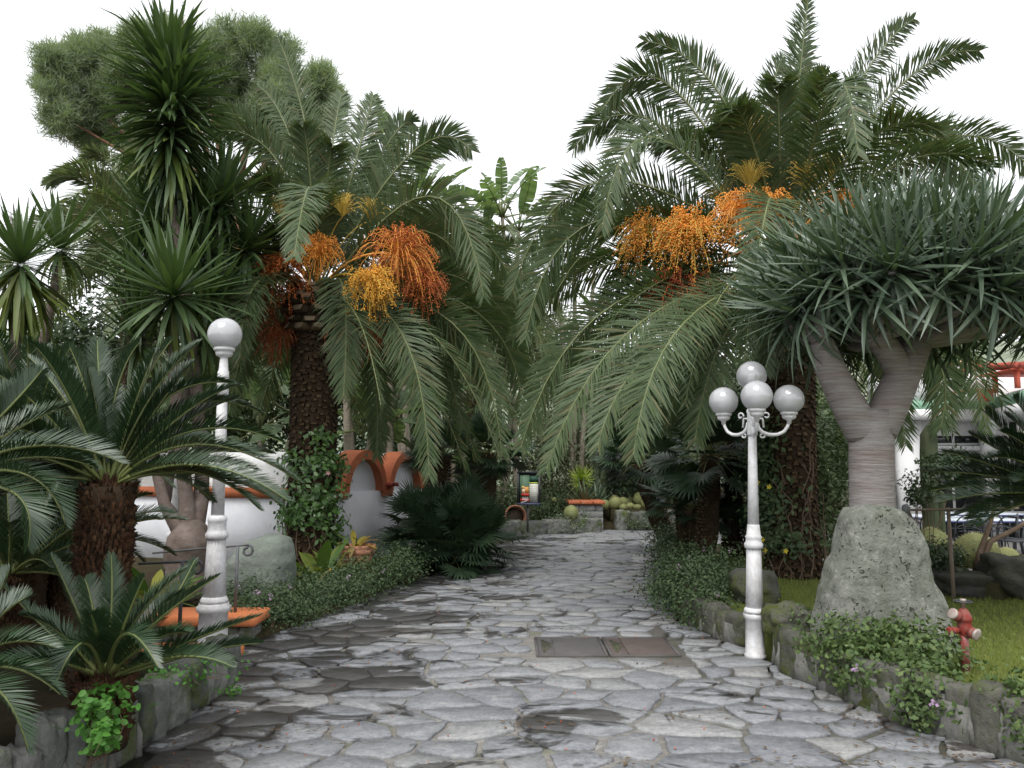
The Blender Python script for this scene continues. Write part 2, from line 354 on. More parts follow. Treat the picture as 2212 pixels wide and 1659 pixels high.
M['stone_wall_r'] = var_mat('mossy_wall_stone', [(.075, .078, .062), (.11, .108, .092), (.14, .135, .118), (.06, .064, .052)], .92, 1.0, 26, .15, (.07, .085, .025), 3.0, .46, .64)
M['mortar'] = solid_mat('wall_mortar', [(.15, .147, .14), (.25, .245, .235)], .9, 8, .8, 30, .2, dirt=(.10, .105, .07), dscale=4.5, damt=.75)
M['boulder'] = solid_mat('grey_boulder', [(.085, .09, .078), (.175, .18, .16), (.225, .23, .205), (.40, .40, .37)], .92, 11, 1.0, 38, .15, dirt=(.12, .14, .095), dscale=1.5, damt=.55, pits=24)
M['boulder_green'] = solid_mat('green_grey_boulder', [(.17, .195, .17), (.235, .26, .23)], .92, 4, .9, 22, .15, dirt=(.12, .145, .115), dscale=2.5, damt=.7)
M['dark_rock'] = solid_mat('dark_lava_rock', [(.030, .030, .028), (.075, .072, .065)], .95, 6, 1.0, 14, .15, dirt=(.05, .06, .025), dscale=3, damt=.6)
M['pebble'] = var_mat('white_pebble', [(.55, .52, .50), (.66, .63, .61), (.45, .42, .40)], .7, .2, 40, .3)
M['soil'] = solid_mat('soil', [(.030, .021, .015), (.06, .042, .028)], .98, 8, .8, 25, .1, dirt=(.035, .05, .015), dscale=1.5, damt=.6)
M['turf'] = solid_mat('lawn_turf', [(.12, .15, .04), (.18, .20, .06)], .95, 9, .8, 60, .1, dirt=(.12, .14, .035), dscale=2, damt=.5)
M['terrace'] = solid_mat('pale_terrace', [(.34, .33, .32), (.42, .41, .40)], .85, 3, .2, 30)
M['hill'] = solid_mat('far_hillside', [(.15, .18, .13), (.24, .26, .20), (.33, .34, .29)], .95, .06, .0, 1, .1, dirt=(.12, .15, .09), dscale=.12, damt=.8)
M['flag'] = paving_mat('flagstone', [(.165, .172, .185), (.195, .201, .212), (.225, .23, .235), (.18, .187, .20), (.205, .212, .226), (.25, .25, .246), (.185, .193, .207), (.23, .228, .222)])
M['joint'] = paving_mat('paving_mortar', [(.17, .16, .145), (.195, .185, .168)], True)
M['iron'] = solid_mat('dark_iron', [(.035, .037, .04), (.06, .062, .068)], .5, 8, .1, 50, .5, .3)
M['iron_grey'] = solid_mat('grey_iron', [(.10, .105, .11), (.16, .165, .17)], .55, 8, .1, 50, .5, .3)
M['steel_grey'] = solid_mat('grey_cover', [(.085, .083, .083), (.115, .11, .108)], .75, 6, .4, 90, .3, dirt=(.09, .08, .07), dscale=4, damt=.5)
M['steel_rust'] = solid_mat('rusty_cover', [(.095, .078, .073), (.125, .10, .092)], .75, 6, .4, 90, .3, dirt=(.08, .06, .05), dscale=4, damt=.5)
M['steel_dark'] = solid_mat('dark_recess', [(.035, .033, .028), (.06, .056, .042)], .8, 12, .4, 60, .3, dirt=(.09, .10, .04), dscale=9, damt=.6)
M['red_paint'] = solid_mat('worn_red_paint', [(.22, .03, .026), (.28, .04, .034)], .5, 6, .2, 50, .45, dirt=(.33, .29, .28), dscale=7, damt=.75)
M['red_bright'] = solid_mat('red_hydrant_paint', [(.20, .022, .016), (.27, .034, .022)], .65, 8, .2, 50, .2, dirt=(.20, .13, .11), dscale=14, damt=.75)
M['worn_metal'] = solid_mat('worn_metal', [(.34, .30, .27), (.46, .42, .38)], .5, 12, .2, 60, .5, .3, dirt=(.22, .10, .07), dscale=10, damt=.6)
M['cactus'] = solid_mat('barrel_cactus_skin', [(.15, .17, .06), (.22, .235, .09)], .7, 7, .1, 30)
M['cactus_col'] = solid_mat('column_cactus_skin', [(.10, .135, .07), (.15, .185, .10)], .7, 5, .1, 30)
M['cactus_dark'] = solid_mat('dark_column_cactus', [(.055, .075, .035), (.09, .11, .05)], .7, 5, .1, 30)
M['spine'] = var_mat('cactus_spine', [(.60, .54, .26), (.72, .66, .38), (.50, .44, .19)], .6, 0, 10)
M['cactus_foot'] = solid_mat('corky_cactus_foot', [(.13, .075, .045), (.2, .12, .07)], .95, 10, .4, 40)
M['tile'] = var_mat('red_roof_tile', [(.36, .075, .05), (.45, .11, .07), (.30, .06, .045)], .75, .2, 30)
M['red_wood'] = solid_mat('red_painted_wood', [(.55, .10, .06), (.62, .14, .085)], .6, 4)
M['blue'] = solid_mat('blue_table_edge', [(.03, .045, .18), (.045, .06, .22)], .4, 4)
M['table_white'] = solid_mat('pale_table_top', [(.55, .60, .66), (.62, .66, .70)], .4, 2)
M['pot_soil'] = solid_mat('pot_soil', [(.035, .025, .018), (.06, .045, .03)], .98, 10, .6, 40)
M['concrete'] = solid_mat('grey_block', [(.20, .20, .195), (.30, .30, .29)], .9, 4, .4, 30, .2, dirt=(.14, .14, .13), dscale=3, damt=.6)
M['wood'] = solid_mat('grey_brown_pole', [(.16, .125, .095), (.24, .19, .15)], .85, 5, .3, 30, stretch=(4, 4, 1))
M['berry'] = var_mat('fallen_berry', [(.55, .10, .04), (.62, .2, .06), (.38, .05, .04)], .5, 0, 10)
M['litter'] = leaf_mat('dry_litter', [(.10, .055, .035), (.16, .10, .06), (.07, .045, .03)], .9, .05, .1)
def flat(name, c, rough=.6, spec=.4):
    m, n = newmat(name); b = nd(n, 'ShaderNodeBsdfPrincipled'); b.inputs['Base Color'].default_value = c4(c); b.inputs['Roughness'].default_value = rough
    b.inputs['Specular IOR Level'].default_value = spec
    o = nd(n, 'ShaderNodeOutputMaterial'); n.links.new(b.outputs[0], o.inputs[0]); return m
for k_, c_ in dict(p_dark=(.012, .018, .016), p_green=(.022, .075, .05), p_lime=(.45, .58, .06), p_cream=(.62, .62, .55), p_red=(.55, .05, .035), p_orange=(.72, .34, .09),
                   p_yellow=(.78, .55, .16), p_skin=(.72, .52, .34), p_white=(.8, .8, .8), p_leaf=(.10, .18, .11), p_text=(.35, .35, .33), p_navy=(.08, .085, .16)).items(): M[k_] = flat(k_, c_)
def glass_dark():
    m, n = newmat('dark_window_glass'); b = nd(n, 'ShaderNodeBsdfPrincipled'); b.inputs['Base Color'].default_value = (.012, .014, .016, 1); b.inputs['Roughness'].default_value = .06
    b.inputs['Specular IOR Level'].default_value = .6
    o = nd(n, 'ShaderNodeOutputMaterial'); n.links.new(b.outputs[0], o.inputs[0]); return m
M['glass'] = glass_dark()
def globe_mat(name, milky):
    m, n = newmat(name)
    tr = nd(n, 'ShaderNodeBsdfTransparent'); tr.inputs[0].default_value = (.92, .93, .95, 1)
    df = nd(n, 'ShaderNodeBsdfDiffuse'); df.inputs[0].default_value = (.88, .89, .91, 1)
    tl = nd(n, 'ShaderNodeBsdfTranslucent'); tl.inputs[0].default_value = (.96, .97, .98, 1)
    gl = nd(n, 'ShaderNodeBsdfGlossy'); gl.inputs['Roughness'].default_value = .03
    lw = nd(n, 'ShaderNodeFresnel'); lw.inputs[0].default_value = 1.9
    a = nd(n, 'ShaderNodeMixShader'); a.inputs[0].default_value = .5; b = nd(n, 'ShaderNodeMixShader'); b.inputs[0].default_value = milky; c = nd(n, 'ShaderNodeMixShader')
    n.links.new(df.outputs[0], a.inputs[1]); n.links.new(tl.outputs[0], a.inputs[2])
    n.links.new(tr.outputs[0], b.inputs[1]); n.links.new(a.outputs[0], b.inputs[2])
    n.links.new(lw.outputs[0], c.inputs[0]); n.links.new(b.outputs[0], c.inputs[1]); n.links.new(gl.outputs[0], c.inputs[2])
    o = nd(n, 'ShaderNodeOutputMaterial'); n.links.new(c.outputs[0], o.inputs[0]); return m
M['globe'] = globe_mat('frosted_globe', .86); M['globe_b'] = globe_mat('clearer_globe', .68)
# ================================================================== plant generators
Z3 = np.array((0, 0, 1.0))
def bez(P0, Pm, P2, s):
    C = 2*Pm-.5*(P0+P2); s = s[:, None]
    return (1-s)**2*P0+2*s*(1-s)*C+s**2*P2, unit(2*(1-s)*(C-P0)+2*s*(P2-C)), (P0-2*C+P2)
def frond(mb, P0, Pm, P2, pairs=150, lmax=.46, w=.025, s0=.12, a0=64, a1=36, dih=14, droop=.16, twist=0.0, jit=10, rr=.019, prof='date', axis=None, face=None, tipdrop=0.0):
    """one pinnate frond: a rachis and its two rows of leaflets"""
    P0, Pm, P2 = (np.asarray(p, float) for p in (P0, Pm, P2))
    s = np.linspace(s0, 1, pairs); P2 = P2+Z3*tipdrop*.55; B, T, acc = bez(P0, Pm, P2, s)
    if tipdrop:
        B = B-Z3*(tipdrop*s**4)[:, None]; T = unit(np.gradient(B, axis=0))
    # the upper side of a frond is the convex side of its arch
    up = -acc/max(np.linalg.norm(acc), 1e-6)*min(1.0, np.linalg.norm(acc)/1.0)+Z3*.55
    if axis is not None:
        inward = np.array((axis[0]-Pm[0], axis[1]-Pm[1], 0.0)); up = up+inward*.22
    if face is not None: up = unit(up)+np.asarray(face)
    N = unit(up-(T@up)[:, None]*T); S = np.cross(T, N)
    tw = R(twist)*s
    N2 = N*np.cos(tw)[:, None]+S*np.sin(tw)[:, None]; S = np.cross(T, N2); N = N2
    if prof == 'date': L = lmax*np.clip(1.0-np.clip((s-.45)/.62, 0, 1)**2.6*.95, .30, 1)
    else: L = lmax*np.clip(np.minimum((s-s0)/.10+.35, 1)*(1-((s-.45).clip(0)/.62)**2.4), .18, 1)
    if prof == 'date': L = L*np.clip((s-s0)/.10+.35, 0, 1)
    for sd in (-1, 1):
        a = np.radians(a0+(a1-a0)*s+rng.normal(0, jit*.6, pairs)); dh = np.radians(dih+rng.normal(0, jit*1.3, pairs))
        out = S*sd*np.cos(dh)[:, None]+N*np.sin(dh)[:, None]
        D = T*np.cos(a)[:, None]+out*np.sin(a)[:, None]
        LN = unit(N*np.cos(dh)[:, None]-S*sd*np.sin(dh)[:, None])
        wv = unit(np.cross(LN, D))*(w*.5)
        l = (L*rng.uniform(.86, 1.08, pairs))[:, None]
        dr = (droop*rng.uniform(.5, 1.6, pairs))[:, None]
        mid = B+D*l*.5-Z3*dr*l*.22; tip = B+D*l-Z3*dr*l
        v = np.stack([B-wv*.45, B+wv*.45, mid+wv, mid-wv, tip], 1).reshape(-1, 3)
        k = np.arange(pairs)*5
        n0 = mb.n
        mb.add(v, np.stack([k, k+1, k+2, k+3], 1), 0); mb.f.append((np.stack([k+3, k+2, k+4], 1)+n0, 0))
    ss = np.linspace(0, 1, 13); Br, _, _ = bez(P0, Pm, P2, ss); Br = Br-Z3*(tipdrop*ss**4)[:, None]
    tube(mb, Br, rr*(1-.86*ss)+.002, 5, 1, False)

def leaf_template(name, mats, length=1.0, width=.09, curve=0.0, fold=.25, secs=(0, .12, .4, .75, 1), wid=(.55, .8, 1, .6, 0), flatbase=True):
    """a blade along +X; bends down by curve"""
    v = []; f4 = []; f3 = []
    ang = 0; p = np.array((0.0, 0.0)); last = 0
    for i, (t, wd) in enumerate(zip(secs, wid)):
        ds = (t-last)*length; last = t
        ang = -curve*t*1.2
        p = p+ds*np.array((math.cos(ang), math.sin(ang)))
        h = wd*width*.5
        if wd <= 0: v.append((p[0], 0, p[1]))
        else: v += [(p[0], -h, p[1]+fold*h), (p[0], 0, p[1]), (p[0], h, p[1]+fold*h)]
    m = MB(); k = len([x for x in wid if x > 0])
    for i in range(k-1): f4 += [[3*i, 3*i+3, 3*i+4, 3*i+1], [3*i+1, 3*i+4, 3*i+5, 3*i+2]]
    m.add(v, f4); e = 3*(k-1)
    if wid[-1] <= 0: m.f.append((np.array([[e, e+3, e+1], [e+1, e+3, e+2]]), 0))
    return m
def tmesh(m, name, mats, smooth=True): return m.mesh(name, mats, smooth)
def tri_of(m):
    return np.concatenate(m.v), m.f
def bake(mb, tmpl, Mt):
    v, fs = tri_of(tmpl); n0 = mb.n
    vv = v@Mt[:3, :3].T+Mt[:3, 3]
    mb.v.append(vv); mb.n += len(vv)
    for f, mi in fs: mb.f.append((f+n0, mi))
CAMP = np.array((0, 0, EYE))
def place_leaves(root, items, tmpls, meshes, name, mats, cap=300, mass='leaf_mass'):
    """items: (template index, 4x4 in world). The nearest cap as parts of their own, the rest joined"""
    L = np.array(root_loc(root))
    items = sorted(items, key=lambda it: np.linalg.norm(it[1][:3, 3]+it[1][:3, 0]*.5-CAMP))
    for ti, Mt in items[:cap]:
        Ml = Mt.copy(); Ml[:3, 3] -= L; inst(name, meshes[ti], root, Ml)
    if len(items) > cap:
        mb = MB()
        for ti, Mt in items[cap:]: bake(mb, tmpls[ti], Mt)
        mb.build(mass, mats, root, True, kind='stuff')

YT = [leaf_template('y', None, 1, .085, c) for c in (0, .25, .6, 1.1)]
YM = [tmesh(t, 'yucca_leaf', M['yucca']) for t in YT]; YMO = [tmesh(t, 'yucca_leaf_old', M['yucca_old']) for t in YT]; YMD = [tmesh(t, 'yucca_leaf_dry', M['dead']) for t in YT]
def rosette(c, axis, n, length, emin, emax, old=True, spread=.06, upbend=0):
    """leaf placements round a stem tip; elevations measured from the plane across the axis"""
    out = []; axis = unit(axis); A1 = unit(np.cross(axis, (0.3, 1, .2))); A2 = np.cross(axis, A1)
    for i in range(n):
        t = (i+.5)/n; e = R(emax+(emin-emax)*t**.9+random.uniform(-7, 7)); az = i*2.39996+random.uniform(-.25, .25)
        h = A1*math.cos(az)+A2*math.sin(az)
        d = h*math.cos(e)+axis*math.sin(e)
        up = axis*math.cos(e)-h*math.sin(e)+Z3*.15
        bl = c+h*spread*.5+axis*(.5-t)*spread*2.5
        l = length*random.uniform(.82, 1.1)*(.78+.35*math.sin(math.pi*min(1, .25+t*.75)))
        out.append([d, up, bl, l, t])
    return out
def yucca_head(items, c, axis, n, length, emin=-55, emax=82, width=1.0, dead=0, old=None):
    for d, up, bl, l, t in rosette(A(*c), axis, n, length, emin, emax):
        droop = 0 if t < .5 else (1 if t < .75 else 2)
        kind = 0
        if old is not None: kind = 1 if random.random() < old else 0; droop = random.choice((0, 1, 1, 2))
        elif t > .80: kind = 1 if random.random() < .65 else 0
        items.append((kind*4+droop, align(d, up, bl, (l, l*width*random.uniform(.85, 1.1), l))))
    for i in range(dead):
        az = random.uniform(0, 6.28); d = A(math.cos(az)*.35, math.sin(az)*.35, -1)
        items.append((8+random.choice((0, 1)), align(d, A(math.cos(az), math.sin(az), .2), A(*c)+A(0, 0, -.10), (length*random.uniform(.6, .95),)*3)))
def leaf_cloud(mb, cs, n, size, mi=0, aspect=.55, shell=.55, upb=.35, clump=None, tri=False, lowcut=None, rnd_=False):
    """n leaf blades through ellipsoids cs = [(centre, radii)], gathered in sprigs"""
    vol = np.array([r[0]*r[1]*r[2] for _, r in cs])**(2/3); vol = vol/vol.sum()
    for (c, r), q in zip(cs, vol):
        k = max(4, int(n*q)); c = np.asarray(c); r = np.asarray(r)
        sp = max(3, k//(clump or 14)); d = unit(rng.normal(size=(sp, 3)))
        rad = (1-shell*rng.random(sp)**1.6)*rng.uniform(.84, 1.12, sp)*np.where(rng.random(sp) < .09, rng.uniform(1.1, 1.38, sp), 1.0)
        sc = d*rad[:, None]
        which = rng.integers(0, sp, k)
        off = rng.normal(size=(k, 3))*min(.9*size*(clump or 14)**.38/r.mean(), .24)
        u = sc[which]+off; p = c+u*r
        nrm = unit(d[which]*.8+rng.normal(size=(k, 3))*.6+Z3*upb)
        a = unit(np.cross(nrm, rng.normal(size=(k, 3)))); b = np.cross(nrm, a)
        l = size*rng.uniform(.6, 1.25, k)[:, None]; w = l*aspect*.5
        if lowcut is not None:
            keep = p[:, 2] > lowcut; p, a, b, l, w, nrm = p[keep], a[keep], b[keep], l[keep], w[keep], nrm[keep]; k = len(p)
        if rnd_:
            t6 = np.array([(-.5, 0), (-.18, .8), (.28, .85), (.5, 0), (.28, -.85), (-.18, -.8)])
            v = (p[:, None]+a[:, None]*(l[:, None]*t6[None, :, :1])+b[:, None]*(w[:, None]*t6[None, :, 1:])-nrm[:, None]*(l[:, None]*(np.abs(t6[None, :, 1:])*.10+.08*(t6[None, :, :1] > .4)))).reshape(-1, 3); i = np.arange(k)*6
            mb.add(v, np.stack([i, i+1, i+2, i+3], 1), mi); mb.f.append((np.stack([i, i+3, i+4, i+5], 1)+mb.n-len(v), mi))
        elif tri:
            v = np.stack([p-b*w, p+b*w, p+a*l], 1).reshape(-1, 3); i = np.arange(k)*3; mb.add(v, np.stack([i, i+1, i+2], 1), mi)
        else:
            v = np.stack([p-a*l*.5, p+b*w-nrm*l*.06, p+a*l*.5-nrm*l*.10, p-b*w-nrm*l*.06], 1).reshape(-1, 3); i = np.arange(k)*4
            mb.add(v, np.stack([i, i+1, i+2, i+3], 1), mi)
def stems(mb, base, cs, n, r=.008, mi=0):
    for i in range(n):
        c, rr = cs[random.randrange(len(cs))]; c = np.asarray(c); rr = np.asarray(rr)
        e = c+unit(rng.normal(size=3)+Z3*.6)*rr*random.uniform(.4, .85)
        b = np.asarray(base)+A(random.uniform(-.5, .5)*rr[0], random.uniform(-.5, .5)*rr[1], 0)
        m_ = (b+e)/2+A(*(rng.normal(size=3)*.06)); s = np.linspace(0, 1, 5); P, _, _ = bez(b, m_, e, s)
        tube(mb, P, r*(1-.7*s), 4, mi, False)
def shrub(name, label, base, cs, n, size, mat, group=None, flowers=0, fmat='flower', cat='shrub', stemn=10, aspect=.6, lowcut=None, stemr=.008, rnd_=False):
    t = thing(name, label, cat, base, group)
    mb = MB(); leaf_cloud(mb, cs, n, size, 0, aspect, lowcut=lowcut, rnd_=rnd_); mb.build('foliage', M[mat], t, kind='stuff')
    mb = MB(); stems(mb, base, cs, stemn, stemr); mb.build('stem', M['bark'], t)
    if flowers:
        for i in range(flowers):
            c, r = cs[random.randrange(len(cs))]; d = unit(rng.normal(size=3)+A(0, -.9, .5)); p = np.asarray(c)+d*np.asarray(r)*1.04
            mb = MB()
            for j in range(7):
                q = p+rng.normal(size=3)*.016; nn = unit(d+rng.normal(size=3)*.5); a = unit(np.cross(nn, (.3, .2, 1))); b = np.cross(nn, a); h = .012
                mb.add([q-a*h, q-b*h, q+a*h, q+b*h], [[0, 1, 2, 3]])
            mb.build('flower', M[fmat], t)
    return t

# ---- fan palm leaf
def fan_template(pet=.5, rad=.42, n=24, span=230, dr=.10, mi_leaf=0, mi_pet=1, fold=.12):
    m = MB(); tube(m, [(0, 0, 0), (pet*.5, 0, .03), (pet, 0, 0)], [.011, .008, .006], 4, mi_pet, False)
    for i in range(n):
        a = R(-span/2+span*i/(n-1))+random.uniform(-.03, .03); l = rad*(1-.20*abs(i/(n-1)*2-1)**2)*random.uniform(.92, 1.06)
        d = A(math.cos(a), math.sin(a), fold); d = unit(d); s = A(-math.sin(a), math.cos(a), 0)
        hw = l*R(span/(n-1))*.5*.62; b = A(pet, 0, 0); q = b+d*l*.55; e = b+d*l-A(0, 0, dr*l*random.uniform(.4, 1.6))
        m.add([b, q-s*hw+A(0, 0, .3*hw), q, q+s*hw+A(0, 0, .3*hw), e], [[0, 1, 2], [0, 2, 3], [1, 4, 2], [2, 4, 3]], mi_leaf)
    return m
FT = [fan_template(dr=.08), fan_template(.4, .45, 22, 200, .18), fan_template(.55, .40, 26, 250, .14)]
FM = [tmesh(t, 'fan_leaf', [M['fan'], M['cycad_rachis']], False) for t in FT]
FMP = [tmesh(t, 'pale_fan_leaf', [M['fan_pale'], M['cycad_rachis']], False) for t in FT]
def fan_head(root, c, n, scale, emin=-35, emax=80, meshes=None, axis=Z3):
    L = np.array(root_loc(root))
    for i in range(n):
        t = (i+.5)/n; e = R(emax+(emin-emax)*t+random.uniform(-9, 9)); az = i*2.39996+random.uniform(-.3, .3)
        h = A(math.cos(az), math.sin(az), 0); d = h*math.cos(e)+Z3*math.sin(e)
        up = Z3*math.cos(e)-h*math.sin(e); up = unit(up+rng.normal(size=3)*.25)
        s = scale*random.uniform(.85, 1.12)
        inst('fan_leaf', (meshes or FM)[random.randrange(3)], root, align(d, up, np.asarray(c)-L, s))
# ---- broad torn leaf (banana, bird of paradise)
def banana_template(seed, torn=.6, drp=.5):
    rs = random.Random(seed); m = MB(); n = 12
    xs = np.linspace(0, 1, n+1); ang = -drp*xs**1.5
    px = np.concatenate([[0], np.cumsum(np.cos(ang[1:])/n)]); pz = np.concatenate([[0], np.cumsum(np.sin(ang[1:])/n)])
    wd = .15*np.clip(np.sin(np.pi*np.clip(xs*.9+.06, 0, 1))**.55, .1, 1)
    for sd in (-1, 1):
        lift = 0; 
        for i in range(n):
            if i == 0 or rs.random() < torn: lift = rs.uniform(-.25, .30); gap = .18
            else: gap = 0
            x0, z0, x1, z1 = px[i], pz[i], px[i+1], pz[i+1]
            g = gap/n
            v = [(x0, 0, z0), (x1, 0, z1), (x1+.05*wd[i], sd*wd[min(i+1, n)], z1+wd[i]*(.25+lift)), (x0+g+.05*wd[i], sd*wd[i], z0+wd[i]*(.25+lift))]
            m.add(v, [[0, 1, 2, 3] if sd > 0 else [3, 2, 1, 0]], 0)
    tube(m, [(px[i], 0, pz[i]-.004) for i in range(0, n+1, 2)], np.linspace(.012, .002, 7), 4, 1, False)
    return m
BT = [banana_template(1, .25), banana_template(2, .55, .3), banana_template(3, .8, .8), banana_template(4, .5, .1)]
BM = [tmesh(t, 'broad_leaf', [M['banana'], M['rachis']], False) for t in BT]
def banana_plant(name, label, base, tops, cat='plant', group=None, stem_r=.09, size=1.3, n=9, emin=5, emax=80, stem_mat='bark_pale'):
    """tops: crown points; each a stem with a fan of big leaves on stalks"""
    t = thing(name, label, cat, base, group)
    for c in tops:
        c = np.asarray(c); mb = MB(); b0 = np.asarray(base)+A(random.uniform(-.2, .2), random.uniform(-.2, .2), -.02); s = np.linspace(0, 1, 7)
        P, _, _ = bez(b0, (b0+c)/2+A(random.uniform(-.15, .15), 0, 0), c, s)
        tube(mb, P, stem_r*(1-.45*s), 8); mb.build('stem', M[stem_mat], t, True)
        L = np.array(root_loc(t))
        for i in range(n):
            e = R(emax+(emin-emax)*i/max(1, n-1)+random.uniform(-8, 8)); az = i*2.39996+random.uniform(-.4, .4)
            h = A(math.cos(az), math.sin(az), 0); d = h*math.cos(e)+Z3*math.sin(e); pl = size*random.uniform(.35, .6)
            q = c+d*pl; st = MB(); tube(st, [c, c+d*pl*.6, q], [.035, .025, .016], 5); st.build('leaf_stalk', M['rachis'], t)
            d2 = unit(d+h*.25-Z3*.12); up = unit(Z3*math.cos(e)-h*math.sin(e)+rng.normal(size=3)*.35)
            inst('broad_leaf', BM[random.randrange(4)], t, align(d2, up, q-L, size*random.uniform(.8, 1.15)))
    return t

# ---- date palm
BOSS = MB(); _w = .5
BOSS.add([(-.5, 0, -.35), (.5, 0, -.35), (.5, 0, .35), (-.5, 0, .35), (-.34, 1, -.05), (.34, 1, -.05), (.26, .92, .42), (-.26, .92, .42)],
         [[0, 1, 5, 4], [1, 2, 6, 5], [2, 3, 7, 6], [3, 0, 4, 7]], 0)
BOSS.f.append((np.array([[4, 5, 6, 7]]), 1))
BOSS_ME = BOSS.mesh('leaf_base', [M['boss'], M['boss_end']])
def palm_trunk(t, base, top, r0, r1, boss_from, rows_dz=.062, n=15):
    base = np.asarray(base); top = np.asarray(top); H = top[2]-base[2]
    def at(z):
        k = (z-base[2])/H; return base+(top-base)*k
    def rad(z):
        k = (z-base[2])/H; r = r0+(r1-r0)*k
        if k < .12: r *= 1+.22*(1-k/.12)
        if z > boss_from: r *= 1+.18*math.sin(min(1, (z-boss_from)/(top[2]-boss_from+1e-6))*math.pi)
        return r
    mb = MB(); zs = np.linspace(base[2]-.05, top[2], 30); pts = [at(z) for z in zs]
    tube(mb, pts, [rad(z)*.97 for z in zs], 22); tr = mb.build('trunk', M['palm_trunk'], t, True)
    sc = MB(); z = base[2]+.03; row = 0
    while z < boss_from:
        r = rad(z); c = at(z)
        for k in range(n):
            a = (k+.5*(row % 2))*2*math.pi/n+random.uniform(-.12, .12); h = A(math.cos(a), math.sin(a), 0); s = A(-math.sin(a), math.cos(a), 0)
            w = math.pi*r/n*random.uniform(.65, 1.15); hh = rows_dz*.5*random.uniform(.5, 1.3); p = random.uniform(.006, .04); o = c+h*r*.965+Z3*random.uniform(-.4, .4)*rows_dz
            sc.add([o-s*w, o+s*w, o+s*w*.4+Z3*hh, o-s*w*.4+Z3*hh, o+h*p+s*w*.6-Z3*hh*.35, o+h*p-s*w*.6-Z3*hh*.35],
                   [[3, 2, 4, 5]]); n0 = sc.n-6
            sc.f.append((np.array([[1, 2, 4], [0, 5, 3]])+n0, 0))
            sc.f.append((np.array([[0, 1, 4, 5]])+n0, 0))
        z += rows_dz*random.uniform(.85, 1.1); row += 1
    sc.build('leaf_scars', M['scar'], t, kind='stuff')
    L = np.array(root_loc(t)); row = 0; z = boss_from+.02; nb = max(8, int(n*.72))
    while z < top[2]+.12:
        r = rad(min(z, top[2])); c = at(z)
        for k in range(nb):
            a = (k+.5*(row % 2))*2*math.pi/nb+random.uniform(-.06, .06); h = A(math.cos(a), math.sin(a), 0); s = A(-math.sin(a), math.cos(a), 0)
            d = unit(h+Z3*random.uniform(.2, .75)+s*random.uniform(-.25, .25)); up = np.cross(s, d)
            Mt = np.eye(4); Mt[:3, 0] = s*(2*math.pi*r/nb*.95); Mt[:3, 1] = d*random.uniform(.05, .17); Mt[:3, 2] = up*random.uniform(.12, .20); Mt[:3, 3] = c+h*r*.93-L
            inst('leaf_base', BOSS_ME, t, Mt)
        z += .125; row += 1
    return tr
OCT = (np.array([(1, 0, 0), (-1, 0, 0), (0, 1, 0), (0, -1, 0), (0, 0, 1), (0, 0, -1)], float), np.array([(0, 2, 4), (2, 1, 4), (1, 3, 4), (3, 0, 4), (2, 0, 5), (1, 2, 5), (3, 1, 5), (0, 3, 5)]))
def fruit_cluster(t, start, hub, size, fmat, smat, strands=60, berries=15, br=.0112, droop=.9, out=None):
    """a drooping spray of date fruit"""
    start = np.asarray(start); hub = np.asarray(hub); mb = MB(); s = np.linspace(0, 1, 8)
    P, _, _ = bez(start, (start+hub)/2+Z3*np.linalg.norm(hub-start)*.18, hub, s); tube(mb, P, (.020 if berries else .011)*(1-.4*s), 5, 0, False)
    out = unit(hub-start) if out is None else unit(out)
    bv = []
    for i in range(strands):
        d = unit(out*.40+rng.normal(size=3)*.75+Z3*.10) if berries else unit(Z3*.9+rng.normal(size=3)*.34); l = size*random.uniform(.5, 1.05)
        e = hub+d*l*.92-Z3*l*droop*.50; m_ = hub+d*l*.55+Z3*l*.14
        ss = np.linspace(0, 1, 6); Q, _, _ = bez(hub, m_, e, ss); tube(mb, Q, .0042, 3, 0, False)
        if berries:
            ts = 1.02-.62*rng.random(berries)**1.5; Qb, _, _ = bez(hub, m_, e, ts); bv.append(Qb+rng.normal(size=(berries, 3))*.022)
    o = mb.build('fruit_stalk', M[smat], t)
    if berries:
        p = np.concatenate(bv); r = br*rng.uniform(.75, 1.2, len(p)); v = p[:, None]+OCT[0][None]*r[:, None, None]
        f = (np.arange(len(p))*6)[:, None, None]+OCT[1][None]
        fb = MB(); fb.add(v.reshape(-1, 3), f.reshape(-1, 3)); fb.build('fruit', M[fmat], o, True, origin=np.array(root_loc(t)), kind='stuff')
def palm_frond(t, P0, Pm, P2, mat='date', **k):
    mb = MB(); frond(mb, P0, Pm, P2, **k); return mb.build('frond', [M[mat], M['rachis']], t)
def random_fronds(t, c, n, L, az=(0, 360), e0=(20, 85), mat='date', pairs=70, lmax=.45, r=.16, arch=.62, w=.024):
    c = np.asarray(c)
    for i in range(n):
        a = R(az[0]+(az[1]-az[0])*((i*.618034+random.uniform(-.03, .03)) % 1)); e = R(e0[0]+(e0[1]-e0[0])*((i*.381966*1.7) % 1))
        h = A(math.cos(a), math.sin(a), 0); l = L*random.uniform(.85, 1.1)
        b = c+h*r*math.cos(e)+Z3*.1*math.sin(e); d = h*math.cos(e)+Z3*math.sin(e)
        sag = l*arch*random.uniform(.6, 1.2)*(.35+.9*math.cos(e))
        m_ = b+d*l*.5-Z3*sag*.14; e_ = b+d*l*.88-Z3*sag*.78
        palm_frond(t, b, m_, e_, mat, pairs=pairs, lmax=lmax, w=w, axis=c, twist=random.uniform(-35, 35), face=A(0, random.uniform(-.2, .8), 0), tipdrop=random.uniform(.1, .5))
